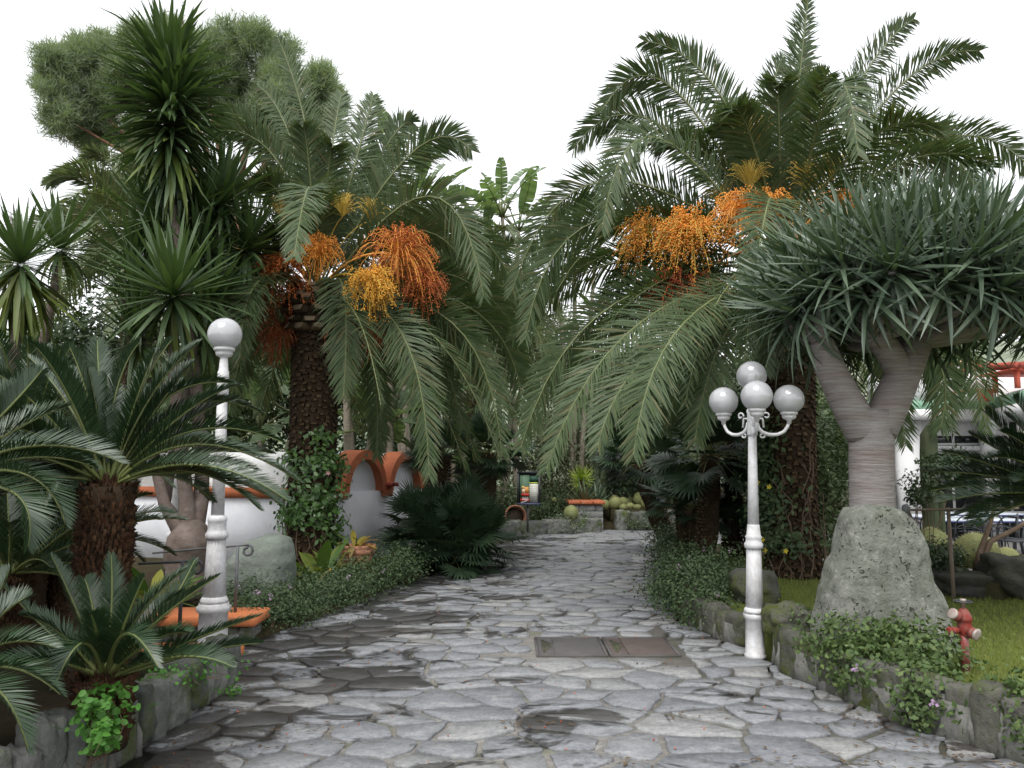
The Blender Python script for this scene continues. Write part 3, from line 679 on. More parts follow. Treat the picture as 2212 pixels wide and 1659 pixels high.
# ---- cycad
def cycad(name, label, base, crown, tr, n, L, emin, emax, fill=None, lmax=.17, pairs=62, w=.0078, az_rng=None, trunk=True, matn='cycad', group=None):
    t = thing(name, label, 'cycad', base, group); base = np.asarray(base); crown = np.asarray(crown)
    if trunk:
        mb = MB(); s = np.linspace(0, 1, 10); pts = base+(crown-base)*s[:, None]; pts[0, 2] -= .05; H = crown[2]-base[2]
        tube(mb, pts, tr*(.98+.12*np.sin(s*7)), 16); mb.build('trunk', M['palm_trunk'], t, True)
        sc = MB(); rows = max(3, int(H/.032)); nn = 34
        for rw in range(rows):
            z = base[2]+(rw+.5)*H/rows; c = base+(crown-base)*((z-base[2])/H)
            for k in range(nn):
                a = (k+.5*(rw % 2))*2*math.pi/nn+random.uniform(-.1, .1); h = A(math.cos(a), math.sin(a), 0); ss = A(-math.sin(a), math.cos(a), 0); o = c+h*tr*.95
                w2 = math.pi*tr/nn*random.uniform(.5, 1.0); p = random.uniform(.01, .05)
                sc.add([o-ss*w2-Z3*.015, o+ss*w2-Z3*.015, o+ss*w2*.6+Z3*.035, o-ss*w2*.6+Z3*.035, o+h*p+Z3*random.uniform(-.02, .06)+ss*random.uniform(-.015, .015)], [[0, 1, 4], [1, 2, 4], [2, 3, 4], [3, 0, 4]])
        for k in range(150):
            a = random.uniform(0, 6.283); q = random.random(); h = A(math.cos(a), math.sin(a), 0); ss = A(-h[1], h[0], 0)*.012; o = crown+h*tr*(1.02-.8*q)+Z3*(-.04+.07*q)
            sc.add([o-ss, o+ss, o+h*random.uniform(.01, .06)*(1.2-q)+Z3*random.uniform(.04, .09)], [[0, 1, 2]])
        lathe(sc, [(tr*.98, -.04), (tr*.8, .0), (tr*.4, .03), (tr*.05, .04)], 12, crown)
        sc.build('trunk_scales', M['fibre'], t, kind='stuff')
    lst = list(fill or [])
    for i in range(n):
        f = (i+.5)/n; e = R(emax+(emin-emax)*f+random.uniform(-6, 6)); a = i*2.39996+random.uniform(-.2, .2)
        if az_rng: a = R(az_rng[0]+(az_rng[1]-az_rng[0])*((i*.618) % 1))
        h = A(math.cos(a), math.sin(a), 0); l = L*random.uniform(.85, 1.12); b = crown+h*tr*.45*math.cos(e)+Z3*.04
        d = h*math.cos(e)+Z3*math.sin(e); sag = l*(.10+.16*math.cos(e))*random.uniform(.7, 1.3)
        lst.append((b, b+d*l*.52-Z3*sag*.16, b+d*l*.96-Z3*sag))
    for b, m_, e_ in lst:
        mb = MB(); frond(mb, b, m_, e_, pairs=pairs, lmax=lmax, w=w, s0=.10, a0=64, a1=30, dih=32, droop=.05, jit=4, rr=.011, prof='cycad', twist=random.uniform(-25, 25))
        mb.build('frond', [M[matn], M['cycad_rachis']], t)
    return t
# ---- cacti
def barrel_cactus(name, label, c, r, h, ribs=26, group='golden barrel cacti', spn=16, tilt=(0, 0)):
    t = thing(name, label, 'cactus', c, group); c = np.asarray(c); m = MB(); n = ribs*2; k = 12; prof = []
    for i in range(k+1):
        a = -.42*math.pi+(.92*math.pi)*i/k; prof.append((r*max(.03, math.cos(a)), h*.5+h*.52*math.sin(a)))
    v = []; ang = np.arange(n)*2*math.pi/n
    for pr, pz in prof:
        rr = pr*(1-.13*(np.arange(n) % 2)); v.append(np.stack([rr*np.cos(ang), rr*np.sin(ang), np.full(n, pz)], 1))
    T = Matrix.Rotation(tilt[0], 3, 'Y')@Matrix.Rotation(tilt[1], 3, 'X'); T = np.array(T)
    vv = np.concatenate(v)@T.T+c
    i = np.arange(n); j = (i+1) % n
    f = np.concatenate([np.stack([q*n+i, q*n+j, (q+1)*n+j, (q+1)*n+i], 1) for q in range(k)])
    n0 = m.n; m.add(vv, f); m.f.append((np.array([[n0+k*n+q for q in range(n)]]), 0)); m.build('body', M['cactus'], t, True)
    sp = MB(); pv = []
    for rb in range(ribs):
        a = rb*2*math.pi/ribs
        for q in range(spn):
            b = -.34*math.pi+(.84*math.pi)*(q+random.random()*.5)/spn; o = A(r*math.cos(b)*math.cos(a), r*math.cos(b)*math.sin(a), h*.5+h*.52*math.sin(b))
            nn = unit(A(math.cos(b)*math.cos(a)/r, math.cos(b)*math.sin(a)/r, math.sin(b)/h))
            for _ in range(3):
                d = unit(nn+rng.normal(size=3)*.6); s = unit(np.cross(d, nn+A(.01, .02, .03))); l = r*random.uniform(.06, .13)
                pv.append(np.stack([o-s*r*.007, o+s*r*.007, o+d*l]))
    pv = np.concatenate(pv)@T.T+c; i = np.arange(len(pv)//3)*3; sp.add(pv, np.stack([i, i+1, i+2], 1)); sp.build('spines', M['spine'], t, kind='stuff')
    return t
def column_cactus(name, label, cols, mat, group=None, ribs=9):
    b = np.asarray(cols[0][0]); t = thing(name, label, 'cactus', b, group)
    for pts, r in [(c[:-1], c[-1]) for c in cols]:
        P = np.array(pts, float); s = np.linspace(0, 1, 14)
        P = np.stack([np.interp(s, np.linspace(0, 1, len(P)), P[:, i]) for i in range(3)], 1)
        m = MB(); n = ribs*2; T, S, N = frame(np.gradient(P, axis=0), (0, 1, 0)); a = np.arange(n)*2*math.pi/n
        rad = r*np.where(s > .93, np.sqrt(np.clip(1-((s-.93)/.072)**2, .02, 1)), 1.0)*(.94+.06*np.cos(s*9))
        rr = rad[:, None]*(1-.24*(np.arange(n) % 2))[None]
        v = P[:, None]+(S[:, None]*np.cos(a)[None, :, None]+N[:, None]*np.sin(a)[None, :, None])*rr[..., None]
        i = np.arange(n); j = (i+1) % n; f = np.concatenate([np.stack([q*n+i, q*n+j, (q+1)*n+j, (q+1)*n+i], 1) for q in range(13)])
        n0 = m.n; m.add(v.reshape(-1, 3), f); m.f.append((np.array([[n0+13*n+q for q in range(n)]]), 0)); m.build('stem', M[mat], t)
    return t
def agave(name, label, c, n, L, matn='agave', emin=8, emax=82, group=None, curve=1):
    t = thing(name, label, 'agave', c, group); ms = AGM[matn]
    for d, up, bl, l, tt in rosette(np.asarray(c), Z3, n, L, emin, emax):
        inst('leaf', ms[random.choice((0, 1) if curve else (0, 0))], t, align(d, up, bl-np.asarray(c), l))
    return t
AGT = [leaf_template('a', None, 1, .12, c, .35, wid=(.7, 1, .85, .5, 0)) for c in (-.15, .15)]
AGM = {k: [tmesh(x, 'agave_leaf', M[k]) for x in AGT] for k in ('agave', 'lime')}
LT = [leaf_template('l', None, 1, .20, c, .2, (0, .2, .45, .7, .88, 1), (.12, .35, .95, 1, .55, 0)) for c in (.5, 1.0, 1.6)]
LM = {k: [tmesh(x, 'strap_leaf', M[k]) for x in LT] for k in ('lily', 'lily_yellow', 'dead')}
def lily(name, label, c, n, L, yellow=.2, dead=0.0, group=None, cat='plant', emin=15):
    t = thing(name, label, cat, c, group)
    for i in range(n):
        az = i*2.39996; e = R(random.uniform(emin, 80)); h = A(math.cos(az), math.sin(az), 0); d = h*math.cos(e)+Z3*math.sin(e); up = Z3*math.cos(e)-h*math.sin(e)
        u = random.random(); k = 'dead' if u < dead else ('lily_yellow' if u < dead+yellow else 'lily')
        inst('leaf', LM[k][random.randrange(3)], t, align(d, up, h*.05, L*random.uniform(.6, 1.1)))
    return t
# ================================================================== ground, path, beds
def prism(mb, poly, z0, z1, mi=0):
    n = len(poly); v = [(x, y, z0) for x, y in poly]+[(x, y, z1) for x, y in poly]; n0 = mb.n
    mb.add(v, [[i, (i+1) % n, n+(i+1) % n, n+i] for i in range(n)], mi)
    mb.f.append((np.array([[n0+n+i for i in range(n)]]), mi)); mb.f.append((np.array([[n0+i for i in range(n-1, -1, -1)]]), mi))
def struct(mb, name, mat, smooth=False):
    o = mb.build(name, mat, None, smooth); o['kind'] = 'structure'; return o
mb = MB(); mb.add([(-600, -60, -.05), (600, -60, -.05), (600, 900, -.05), (-600, 900, -.05)], [[0, 1, 2, 3]]); struct(mb, 'ground', M['soil'])
PATH = [(-2.45, -3), (-2.40, 3.2), (-2.17, 4.2), (-2.1, 6.15), (-3.9, 6.25), (-3.9, 7.25), (-2.38, 7.45), (-1.95, 9.0), (-1.2, 12.2), (-.5, 15.2), (.0, 18.3), (.1, 19.0), (1.2, 19.6), (2.4, 20.4), (9, 21.2), (9, 16.9), (3.0, 16.2), (2.3, 12), (1.75, 8.7), (1.95, 7.7), (2.05, 6.9), (2.09, 6.4), (2.4, 5.27), (2.86, 4.3), (3.4, 3.2), (4.6, -3)]
mb = MB(); prism(mb, PATH, -.2, 0.0); path = struct(mb, 'path', M['joint'])
def inside(p, poly):
    x, y = p; c = False; j = len(poly)-1
    for i in range(len(poly)):
        (xi, yi), (xj, yj) = poly[i], poly[j]
        if (yi > y) != (yj > y) and x < (xj-xi)*(y-yi)/(yj-yi)+xi: c = not c
        j = i
    return c
COVER = (.20, 1.50, 6.93, 7.68)       # x0, x1, y0, y1 of the two inspection covers
def clip_half(poly, p, nx, ny):
    out = []
    for i in range(len(poly)):
        a, b = poly[i], poly[(i+1) % len(poly)]; da = (a[0]-p[0])*nx+(a[1]-p[1])*ny; db = (b[0]-p[0])*nx+(b[1]-p[1])*ny
        if da <= 0: out.append(a)
        if da*db < 0: t = da/(da-db); out.append((a[0]+(b[0]-a[0])*t, a[1]+(b[1]-a[1])*t))
    return out
def flagstones():
    rs = random.Random(11); SP = .345; ASP = .80; pts = []
    ny = int(22/(SP*ASP)); nx = int(14/SP)
    for j in range(ny):
        for i in range(nx):
            x = -4.2+(i+.5*(j % 2)+rs.uniform(-.40, .40))*SP; y = 2.0+(j+rs.uniform(-.36, .36))*SP*ASP
            if rs.random() < .20: continue
            pts.append((x, y))
    P = np.array(pts); out = []
    for idx, (x, y) in enumerate(pts):
        if not any(inside((x+a_, y+b_), PATH) for a_, b_ in ((0, 0), (.22, 0), (-.22, 0), (0, .22), (0, -.22))): continue
        if COVER[0]-.02 < x < COVER[1]+.02 and COVER[2]-.02 < y < COVER[3]+.02: continue
        poly = [(x-1, y-1), (x+1, y-1), (x+1, y+1), (x-1, y+1)]; g = rs.uniform(.003, .018)
        dd = (P[:, 0]-x)**2+((P[:, 1]-y)/ASP)**2
        for k in np.argsort(dd)[1:22]:
            qx, qy = pts[k]; nx_, ny_ = qx-x, (qy-y)/ASP**2; l = math.hypot(nx_, ny_); nx_ /= l; ny_ /= l
            poly = clip_half(poly, ((x+qx)/2-nx_*g, (y+qy)/2-ny_*g), nx_, ny_)
            if len(poly) < 3: break
        # keep clear of the covers
        if len(poly) >= 3 and COVER[0]-.6 < x < COVER[1]+.6 and COVER[2]-.6 < y < COVER[3]+.6:
            if x < COVER[0]: poly = clip_half(poly, (COVER[0]-.03, 0), 1, 0)
            elif x > COVER[1]: poly = clip_half(poly, (COVER[1]+.03, 0), -1, 0)
            if COVER[0]-.03 <= x <= COVER[1]+.03 or True:
                if y < COVER[2] and COVER[0]-.4 < x < COVER[1]+.4: poly = clip_half(poly, (0, COVER[2]-.03), 0, 1)
                elif y > COVER[3] and COVER[0]-.4 < x < COVER[1]+.4: poly = clip_half(poly, (0, COVER[3]+.03), 0, -1)
        if len(poly) >= 3: out.append((x, y, poly))
    return out
def stone_geo(poly, rs, h):
    # ragged outline with softened corners
    pts = []
    n = len(poly)
    for i in range(n):
        a, b = poly[i], poly[(i+1) % n]; L = math.hypot(b[0]-a[0], b[1]-a[1])
        if L < .03: continue
        k = max(2, min(6, int(L/.06)))
        for q in range(k):
            t = q/(k-1)*(1-2*.028/max(L, .08))+.028/max(L, .08)
            nx, ny = (b[1]-a[1])/L, -(b[0]-a[0])/L; j = rs.uniform(-.020, .004)
            pts.append((a[0]+(b[0]-a[0])*t+nx*j, a[1]+(b[1]-a[1])*t+ny*j))
    if len(pts) < 4: return None
    n = len(pts); cx = sum(p[0] for p in pts)/n; cy = sum(p[1] for p in pts)/n; tx, ty = rs.uniform(-.010, .010), rs.uniform(-.010, .010)
    def hz(x, y): return h+tx*(x-cx)+ty*(y-cy)
    v = [(x, y, -.004) for x, y in pts]+[(x, y, hz(x, y)-.006) for x, y in pts]
    v += [(x+(cx-x)*.022, y+(cy-y)*.022, hz(x, y)) for x, y in pts]+[(cx, cy, h+.001)]
    f = [[i, (i+1) % n, n+(i+1) % n, n+i] for i in range(n)]+[[n+i, n+(i+1) % n, 2*n+(i+1) % n, 2*n+i] for i in range(n)]
    return np.array(v), np.array(f), np.array([[2*n+i, 2*n+(i+1) % n, 3*n] for i in range(n)])
FL = flagstones(); rs = random.Random(5)
def vis(x, y):
    q = CX+FQ*x/max(y, .1); return 3.4 < y and -150 < q < 2360
FL.sort(key=lambda s: (0 if vis(s[0], s[1]) else 1, s[1]))
far = MB()
for i, (x, y, poly) in enumerate(FL):
    g = stone_geo(poly, rs, rs.uniform(.010, .020))
    if g is None: continue
    if i < 300:
        m = MB(); m.add(g[0], g[1]); m.f.append((g[2], 0)); m.build('flagstone', M['flag'], path, origin=A(x, y, 0)).location = (x, y, 0)
    else:
        n0 = far.n; far.add(g[0], g[1]); far.f.append((g[2]+n0, 0))
far.build('distant_flagstones', M['flag'], path, kind='stuff')

# raised beds
LAWN_Z = .25
LAWN = [(2.22, 7.6), (2.30, 6.5), (2.62, 5.35), (3.06, 4.4), (3.6, 3.3), (4.8, -1), (16, -1), (16, 9.2), (9, 9.6), (5.2, 8.35), (4.2, 9.3), (3.9, 12.5), (2.7, 12.5), (2.2, 9.0)]
mb = MB(); prism(mb, LAWN, -.2, LAWN_Z); lawn = struct(mb, 'lawn', M['turf'])
g = MB(); k = 0; px = []
while k < 52000:
    n = 60000; x = rng.uniform(2.1, 7.5, n); y = 4.2+rng.random(n)**1.4*8
    ok = [inside((a, b), LAWN) for a, b in zip(x, y)]; px.append(np.stack([x, y], 1)[ok]); k += sum(ok)
px = np.concatenate(px)[:52000]; n = len(px)
b = np.concatenate([px, np.full((n, 1), LAWN_Z-.004)], 1); a = rng.uniform(0, 6.283, n); s = np.stack([np.cos(a), np.sin(a), 0*a], 1)*.004
tipv = b+np.stack([rng.normal(0, .014, n), rng.normal(0, .014, n), rng.uniform(.02, .048, n)], 1)
i = np.arange(n)*3; g.add(np.stack([b-s, b+s, tipv], 1).reshape(-1, 3), np.stack([i, i+1, i+2], 1))
o = g.build('grass', M['grass'], None, kind='stuff'); tag(o, 'short green lawn grass behind the mossy stone wall', 'grass')
mb = MB(); prism(mb, [(-2.45, -1), (-2.46, 3.2), (-2.30, 4.3), (-2.22, 6.1), (-4.1, 6.2), (-12, 6.2), (-12, -1)], -.2, .24); struct(mb, 'planting_bed_left', M['soil'])
mb = MB(); prism(mb, [(-2.45, 7.5), (-2.02, 9.05), (-1.27, 12.3), (-.6, 15.3), (-.1, 18.4), (0, 19.2), (0, 34), (-20, 34), (-20, 7.3), (-4, 7.3)], -.2, .06); struct(mb, 'planting_bed_far_left', M['soil'])
mb = MB(); prism(mb, [(1.83, 8.75), (2.19, 9.0), (2.69, 12.51), (3.89, 12.51), (4.0, 14.0), (9, 15.0), (9, 16.8), (3.06, 16.1), (2.37, 12)], -.2, .07); struct(mb, 'planting_bed_right', M['soil'])
mb = MB(); prism(mb, [(-6, 19.4), (1.15, 19.7), (2.35, 20.5), (9, 21.3), (30, 24), (30, 44), (-6, 44)], -.2, .14); struct(mb, 'planting_bed_back', M['soil'])
mb = MB(); prism(mb, [(4.22, 9.35), (5.2, 8.4), (9, 9.65), (11, 10.4), (11, 11.2), (4.6, 11.2)], -.2, .42); struct(mb, 'cactus_bed', M['soil'])
mb = MB(); prism(mb, [(4.6, 11.25), (24, 11.25), (24, 30), (9.1, 30), (9.1, 14.9), (4.2, 13.9)], -.2, .05); struct(mb, 'terrace', M['terrace'])
# far hillside
mb = MB(); nx, ny = 90, 14; v = []
for j in range(ny):
    for i in range(nx):
        x = -260+520*i/(nx-1); y = 70+j*14; t = j/(ny-1)
        h = (9+30*t**.8)*(1+.25*nz((x*.012, y*.01, 0), 1, 3))+2.2*nz((x*.07, y*.07, 0), 1, 5)
        v.append((x, y, h if j else -1))
f = [[j*nx+i, j*nx+i+1, (j+1)*nx+i+1, (j+1)*nx+i] for j in range(ny-1) for i in range(nx-1)]
mb.add(v, f); struct(mb, 'hill', M['hill'], True)

# ================================================================== inspection covers
def cover(label, x0, x1, mat):
    y0, y1 = COVER[2], COVER[3]; t = thing('inspection_cover', label, 'cover', ((x0+x1)/2, (y0+y1)/2, 0))
    mb = MB(); box(mb, (x0, y0, -.004), (x1, y0+.02, .016)); box(mb, (x0, y1-.02, -.004), (x1, y1, .016)); box(mb, (x0, y0+.0201, -.004), (x0+.02, y1-.0201, .016)); box(mb, (x1-.02, y0+.0201, -.004), (x1, y1-.0201, .016))
    mb.build('frame', M['steel_grey'], t)
    xs = x0+.165
    mb = MB(); box(mb, (xs+.006, y0+.024, -.004), (x1-.024, y1-.024, .011), ch=.002); mb.build('lid', M[mat], t)
    mb = MB(); box(mb, (x0+.024, y0+.024, -.004), (xs, y1-.024, .009), ch=.002)
    mb.build('small_lid', M[mat], t)
    mb = MB()
    for k in range(3): box(mb, (x0+.06+.03*k, y0+.14+.1*k, .0095), (x0+.09+.03*k, y1-.12-.06*k, .0125))
    mb.build('handle_recess', M['steel_dark'], t)
cover('grey steel inspection cover set in the flagstones', .215, .845, 'steel_grey')
cover('rust brown steel inspection cover beside the grey one', .865, 1.485, 'steel_rust')

# ================================================================== dry stone walls
def wall_stones(t, line, zb, zt, matn, seed, sl=.24, th=.20, rows=2, mort='mortar', top_amp=.05, ridges=False):
    """stones along a line of ground points, mortar core behind them"""
    rs = random.Random(seed); P = np.array(line, float); seg = np.linalg.norm(np.diff(P, axis=0), axis=1); cum = np.concatenate([[0], np.cumsum(seg)]); Lt = cum[-1]
    def at(s):
        x = np.interp(s, cum, P[:, 0]); y = np.interp(s, cum, P[:, 1]); e = .05
        dx = np.interp(min(s+e, Lt), cum, P[:, 0])-np.interp(max(s-e, 0), cum, P[:, 0]); dy = np.interp(min(s+e, Lt), cum, P[:, 1])-np.interp(max(s-e, 0), cum, P[:, 1])
        return A(x, y), unit(A(dx, dy))
    core = MB(); ss = np.linspace(0, Lt, max(4, int(Lt/.2))); n = len(ss); v = []
    for s in ss:
        p, d = at(s); nrm = A(-d[1], d[0])
        for o, z in ((-.035, zb-.1), (-.035, zt-.05), (.16, zt-.05), (.16, zb-.1)): q = p-nrm*0+nrm*(-o); v.append((q[0], q[1], z))
    f = [[4*i+k, 4*i+4+k, 4*i+4+(k+1) % 4, 4*i+(k+1) % 4] for i in range(n-1) for k in range(4)]
    core.add(v, f); core.f.append((np.array([[3, 2, 1, 0], [4*n-4, 4*n-3, 4*n-2, 4*n-1]]), 0)); core.build('mortar_core', M[mort], t)
    H = (zt-zb)/rows
    for r in range(rows):
        s = rs.uniform(-.1, 0)
        while s < Lt:
            l = sl*rs.uniform(.6, 1.35); sm = s+l/2; p, d = at(min(max(sm, 0), Lt)); nrm = A(-d[1], d[0])
            z = zb+(r+.5)*H+rs.uniform(-.01, .01)+(rs.uniform(0, top_amp) if r == rows-1 else 0)
            sz = (l*1.06, th*rs.uniform(.85, 1.15), H*(1.10+(rs.uniform(0, .3) if r == rows-1 else 0)))
            vv, ff = rock(sz, rs.uniform(0, 99), 1 if H < .1 else 3, .17, .92, .05)
            Mt = np.eye(4); ang = rs.uniform(-.08, .08); dd = A(d[0]*math.cos(ang)-d[1]*math.sin(ang), d[0]*math.sin(ang)+d[1]*math.cos(ang))
            vv = np.stack([vv[:, 0]*dd[0]-vv[:, 1]*dd[1], vv[:, 0]*dd[1]+vv[:, 1]*dd[0], vv[:, 2]], 1); q = p-nrm*.06
            c = A(q[0], q[1], z); m = MB(); m.add(vv, ff); o = m.build('stone', M[matn], t, True, origin=A(0, 0, 0)); o.location = c-np.array(root_loc(t)); s += l+.018
            if ridges:
                e_, d_ = at(min(max(s-.009, 0), Lt)); n_ = A(-d_[1], d_[0]); e_ = e_+n_*.030; zt_ = zb+(r+1)*H-.02; m = MB(); tube(m, [(e_[0]+rs.uniform(-.02, .02), e_[1], zb-.02), (e_[0]+rs.uniform(-.02, .02), e_[1], (zb+zt_)/2), (e_[0]-n_[0]*.03+rs.uniform(-.015, .015), e_[1]-n_[1]*.03, zt_)], [rs.uniform(.018, .034), rs.uniform(.012, .026), rs.uniform(.012, .02)], 6); m.build('mortar_joint', M[mort], t, True)
# right wall runs from the lamp towards the viewer (stones face the path)
t = thing('stone_wall', 'low mossy stone wall between the path and the lawn', 'wall', (2.4, 5.3, 0))
wall_stones(t, [(2.24, 6.68), (2.19, 6.35), (2.50, 5.27), (2.96, 4.3), (3.50, 3.2), (4.2, 1.6)][::-1], 0, .28, 'stone_wall_r', 3, .22, .20, 1, ridges=True)
t = thing('stone_wall', 'short stub of mossy stone wall behind the four globe lamp post', 'wall', (1.9, 7.8, 0))
wall_stones(t, [(1.86, 8.25), (1.98, 7.75), (2.12, 7.3)][::-1], 0, .24, 'stone_wall_r', 8, .22, .22, 1, ridges=True)
t = thing('stone_wall', 'low stone wall holding the cycad bed beside the path', 'wall', (-2.2, 5, 0))
wall_stones(t, [(-2.95, 1.8), (-2.62, 3.2), (-2.24, 4.2), (-2.16, 5.2), (-2.15, 6.05)][::-1], 0, .27, 'stone_wall', 21, .19, .24, 1, top_amp=.09, ridges=True)
# the far kerb walls
t = thing('stone_kerb', 'rough stone kerb under the sign board at the path end', 'kerb', (.6, 19.4, 0))
wall_stones(t, [(-.2, 18.6), (.1, 19.1), (1.15, 19.55), (1.9, 19.9)], 0, .30, 'stone_wall', 31, .5, .3, 1)
t = thing('stone_kerb', 'stone kerb of the raised barrel cactus bed', 'kerb', (4, 20.9, 0))
wall_stones(t, [(2.75, 20.55), (4.5, 20.75), (6.5, 21.0)], 0, .42, 'stone_wall', 37, .5, .3, 1)
mb = MB(); prism(mb, [(2.75, 20.75), (6.5, 21.15), (6.5, 25), (2.75, 25)], 0, .5); struct(mb, 'raised_cactus_bed', M['soil'])
# the planter of blocks with terracotta coping
c0 = W(1287, 1145, 20.4)
t = thing('block_planter', 'grey block planter with terracotta coping at the path end', 'planter', (c0[0], c0[1], 0))
x0, x1 = W(1232, 1100, 20.3)[0], W(1303, 1100, 20.3)[0]
k = 0
for r in range(4):
    xx = x0-(.22 if r % 2 else 0)
    while xx < x1:
        a, b_ = max(xx, x0), min(xx+.44, x1)
        if b_-a > .05:
            mb = MB(); box(mb, (a+.005, 20.28, .02+r*.165), (b_-.005, 21.4, .02+r*.165+.158), ch=.01); mb.build('block', M['concrete'], t)
        xx += .44
zc = .69
for k in range(3):
    a = x0-.05+k*(x1-x0+.1)/3; mb = MB(); box(mb, (a+.004, 20.2, zc), (a+(x1-x0+.1)/3-.004, 21.45, zc+.09), ch=.015); mb.build('coping_tile', M['terracotta'], t)

# ================================================================== steps with terracotta slabs and handrails
def slab(label, cx0, cx1, cy0, cy1, ztop, seed):
    t = thing('step_wall', label, 'steps', ((cx0+cx1)/2, (cy0+cy1)/2, 0)); rs = random.Random(seed); x = cx0+.02
    while x < cx1-.05:
        l = rs.uniform(.22, .38); l = min(l, cx1-.03-x)
        v, f = rock((l*1.05, (cy1-cy0)*.95, ztop-.09), rs.uniform(0, 99), 2, .12, .85); m = MB(); m.add(v+A(x+l/2, (cy0+cy1)/2, (ztop-.09)/2), f); m.build('stone', M['stone_wall'], t, True); x += l+.01
    mb = MB(); box(mb, (cx0, cy0-.04, ztop-.10), (cx1+.04, cy1+.04, ztop), ch=.018); mb.build('terracotta_slab', M['terracotta_bright'], t)
slab('stone step wall with orange terracotta slab behind the single globe lamp', -3.55, -2.42, 7.34, 7.74, .28, 2)
slab('lower terracotta capped step wall in front of the single globe lamp', -3.3, -2.19, 6.14, 6.34, .25, 4)
def rail(label, pz, pts, post, r=.011, curl=None, mat='iron_grey'):
    t = thing('handrail', label, 'handrail', (post[0][0], post[0][1], post[0][2]))
    mb = MB(); tube(mb, pts, r, 8); mb.build('rail', M[mat], t, True)
    mb = MB(); tube(mb, [post[0], post[1]], .016, 8); mb.build('post', M[mat], t, True)
    if curl is not None:
        c = curl; mb = MB(); a = np.linspace(math.pi/2, -math.pi*1.55, 18); rr = np.linspace(.055, .028, 18)
        tube(mb, np.stack([c[0]+rr*np.cos(a), np.full(18, c[1]), c[2]-.055+rr*np.sin(a)], 1), r*1.25, 7); mb.build('scroll_end', M[mat], t, True)
p1 = W(535, 1177, 7.5); p0 = W(330, 1195, 8.3); q = W(513, 1180, 7.5)
rail('slim grey iron handrail with scroll end on the upper terracotta slab', 0, [p0, (p0+p1)/2, p1], [A(q[0], 7.5, .275), A(q[0], 7.5, q[2])], curl=p1)
p1 = W(425, 1212, 6.3); p0 = W(300, 1218, 6.6); q = W(394, 1214, 6.3)
rail('dark iron handrail beside the cycad trunk', 0, [p0, (p0+p1)/2, p1], [A(q[0], 6.3, .245), A(q[0], 6.3, q[2])], curl=p1, mat='iron')

# ================================================================== lamp posts
def px_prof(rows, y0, sc): return [(w*sc, (y0-y)*sc)+tuple(e) for y, w, *e in rows]
def globe(parent, c, r, mat, base=True, sub='globe'):
    v, f = ICO[4]; keep = v[f].mean(axis=1)[:, 2] > -.94; m = MB(); m.add(v*r+np.asarray(c), f[keep]); g_ = m.build('globe', M[mat], parent, True)
    m = MB(); lathe(m, [(r*.26, -.93*r), (r*.26, .05*r), (r*.2, .12*r)], 16, c); m.build('bulb_sleeve', M['p_white'], g_, True, origin=np.array(root_loc(parent)))
def cup(mb, c, r, s=1.0):
    lathe(mb, [(.018*s, -.09*s), (.02*s, -.06*s), (.05*s, -.045*s), (.058*s, -.03*s), (.058*s, -.012*s), (.07*s, -.008*s), (.07*s, .012*s), (.060*s, .014*s)], 20, c)
# single globe
gx = W(486, 714, 7.0)[0]; t = thing('lamp_post', 'white fluted lamp post with a single frosted globe', 'lamp post', (gx, 7.0, 0)); sc = 7.05/1660; c = A(gx, 7.0, 0)
mb = MB(); lathe(mb, px_prof([(1392, 33), (1383, 33), (1380, 30), (1303, 29), (1300, 34), (1290, 35), (1286, 30), (1283, 30)], 1390, sc), 8, c, rot=math.pi/8); mb.build('base', M['white_paint'], t)
mb = MB(); lathe(mb, px_prof([(1283, 28), (1277, 28), (1272, 25), (1270, 23.5)], 1390, sc), 40, c); mb.build('moulding', M['white_paint'], t, True)
mb = MB(); lathe(mb, px_prof([(1270, 23.5, 1), (1152, 18.5, 1)], 1390, sc), 32, c, flute=.17); mb.build('lower_shaft', M['white_paint'], t)
mb = MB(); lathe(mb, px_prof([(1152, 19), (1149, 23), (1141, 23.5), (1136, 20), (1132, 18.5), (1116, 18.5), (1113, 20), (1107, 19), (1102, 14)], 1390, sc), 40, c); mb.build('moulding', M['white_paint'], t, True)
mb = MB(); lathe(mb, px_prof([(1102, 13.5, 1), (850, 10.5, 1)], 1390, sc), 28, c, flute=.17); mb.build('upper_shaft', M['white_paint'], t)
mb = MB(); lathe(mb, px_prof([(850, 10.5), (847, 12.6), (796, 11.8), (793, 10), (770, 8.5), (764, 6.8), (759, 8.8), (757, 7.5)], 1390, sc), 24, c); mb.build('sleeve', M['white_paint'], t, True)
zg = (1390-714)*sc; r = 36*sc
mb = MB(); cup(mb, c+A(0, 0, zg-r*.93), r, 1.32); mb.build('globe_cup', M['white_paint'], t, True)
globe(t, c+A(0, 0, zg), r, 'globe')
# four globes
sc = 6.8/1660; c = A(0, 0, 0); t = thing('lamp_post', 'white fluted lamp post with four frosted globes', 'lamp post', (2.115, 6.9, 0)); t.rotation_euler = (0, R(1.2), 0)
def bl(mb, name, mat, parent, smooth=False): return mb.build(name, M[mat], parent, smooth, origin=A(0, 0, 0))
mb = MB(); lathe(mb, px_prof([(1410, 23), (1402, 23), (1399, 20), (1330, 19.5), (1327, 23), (1319, 24), (1316, 21)], 1410, sc), 8, c, rot=math.pi/8); bl(mb, 'base', 'white_paint', t)
mb = MB(); lathe(mb, px_prof([(1316, 22), (1310, 22), (1305, 19)], 1410, sc), 32, c); bl(mb, 'moulding', 'white_paint', t, True)
mb = MB(); lathe(mb, px_prof([(1305, 18.5, 1), (1182, 15.5, 1)], 1410, sc), 28, c, flute=.17); bl(mb, 'lower_shaft', 'white_paint', t)
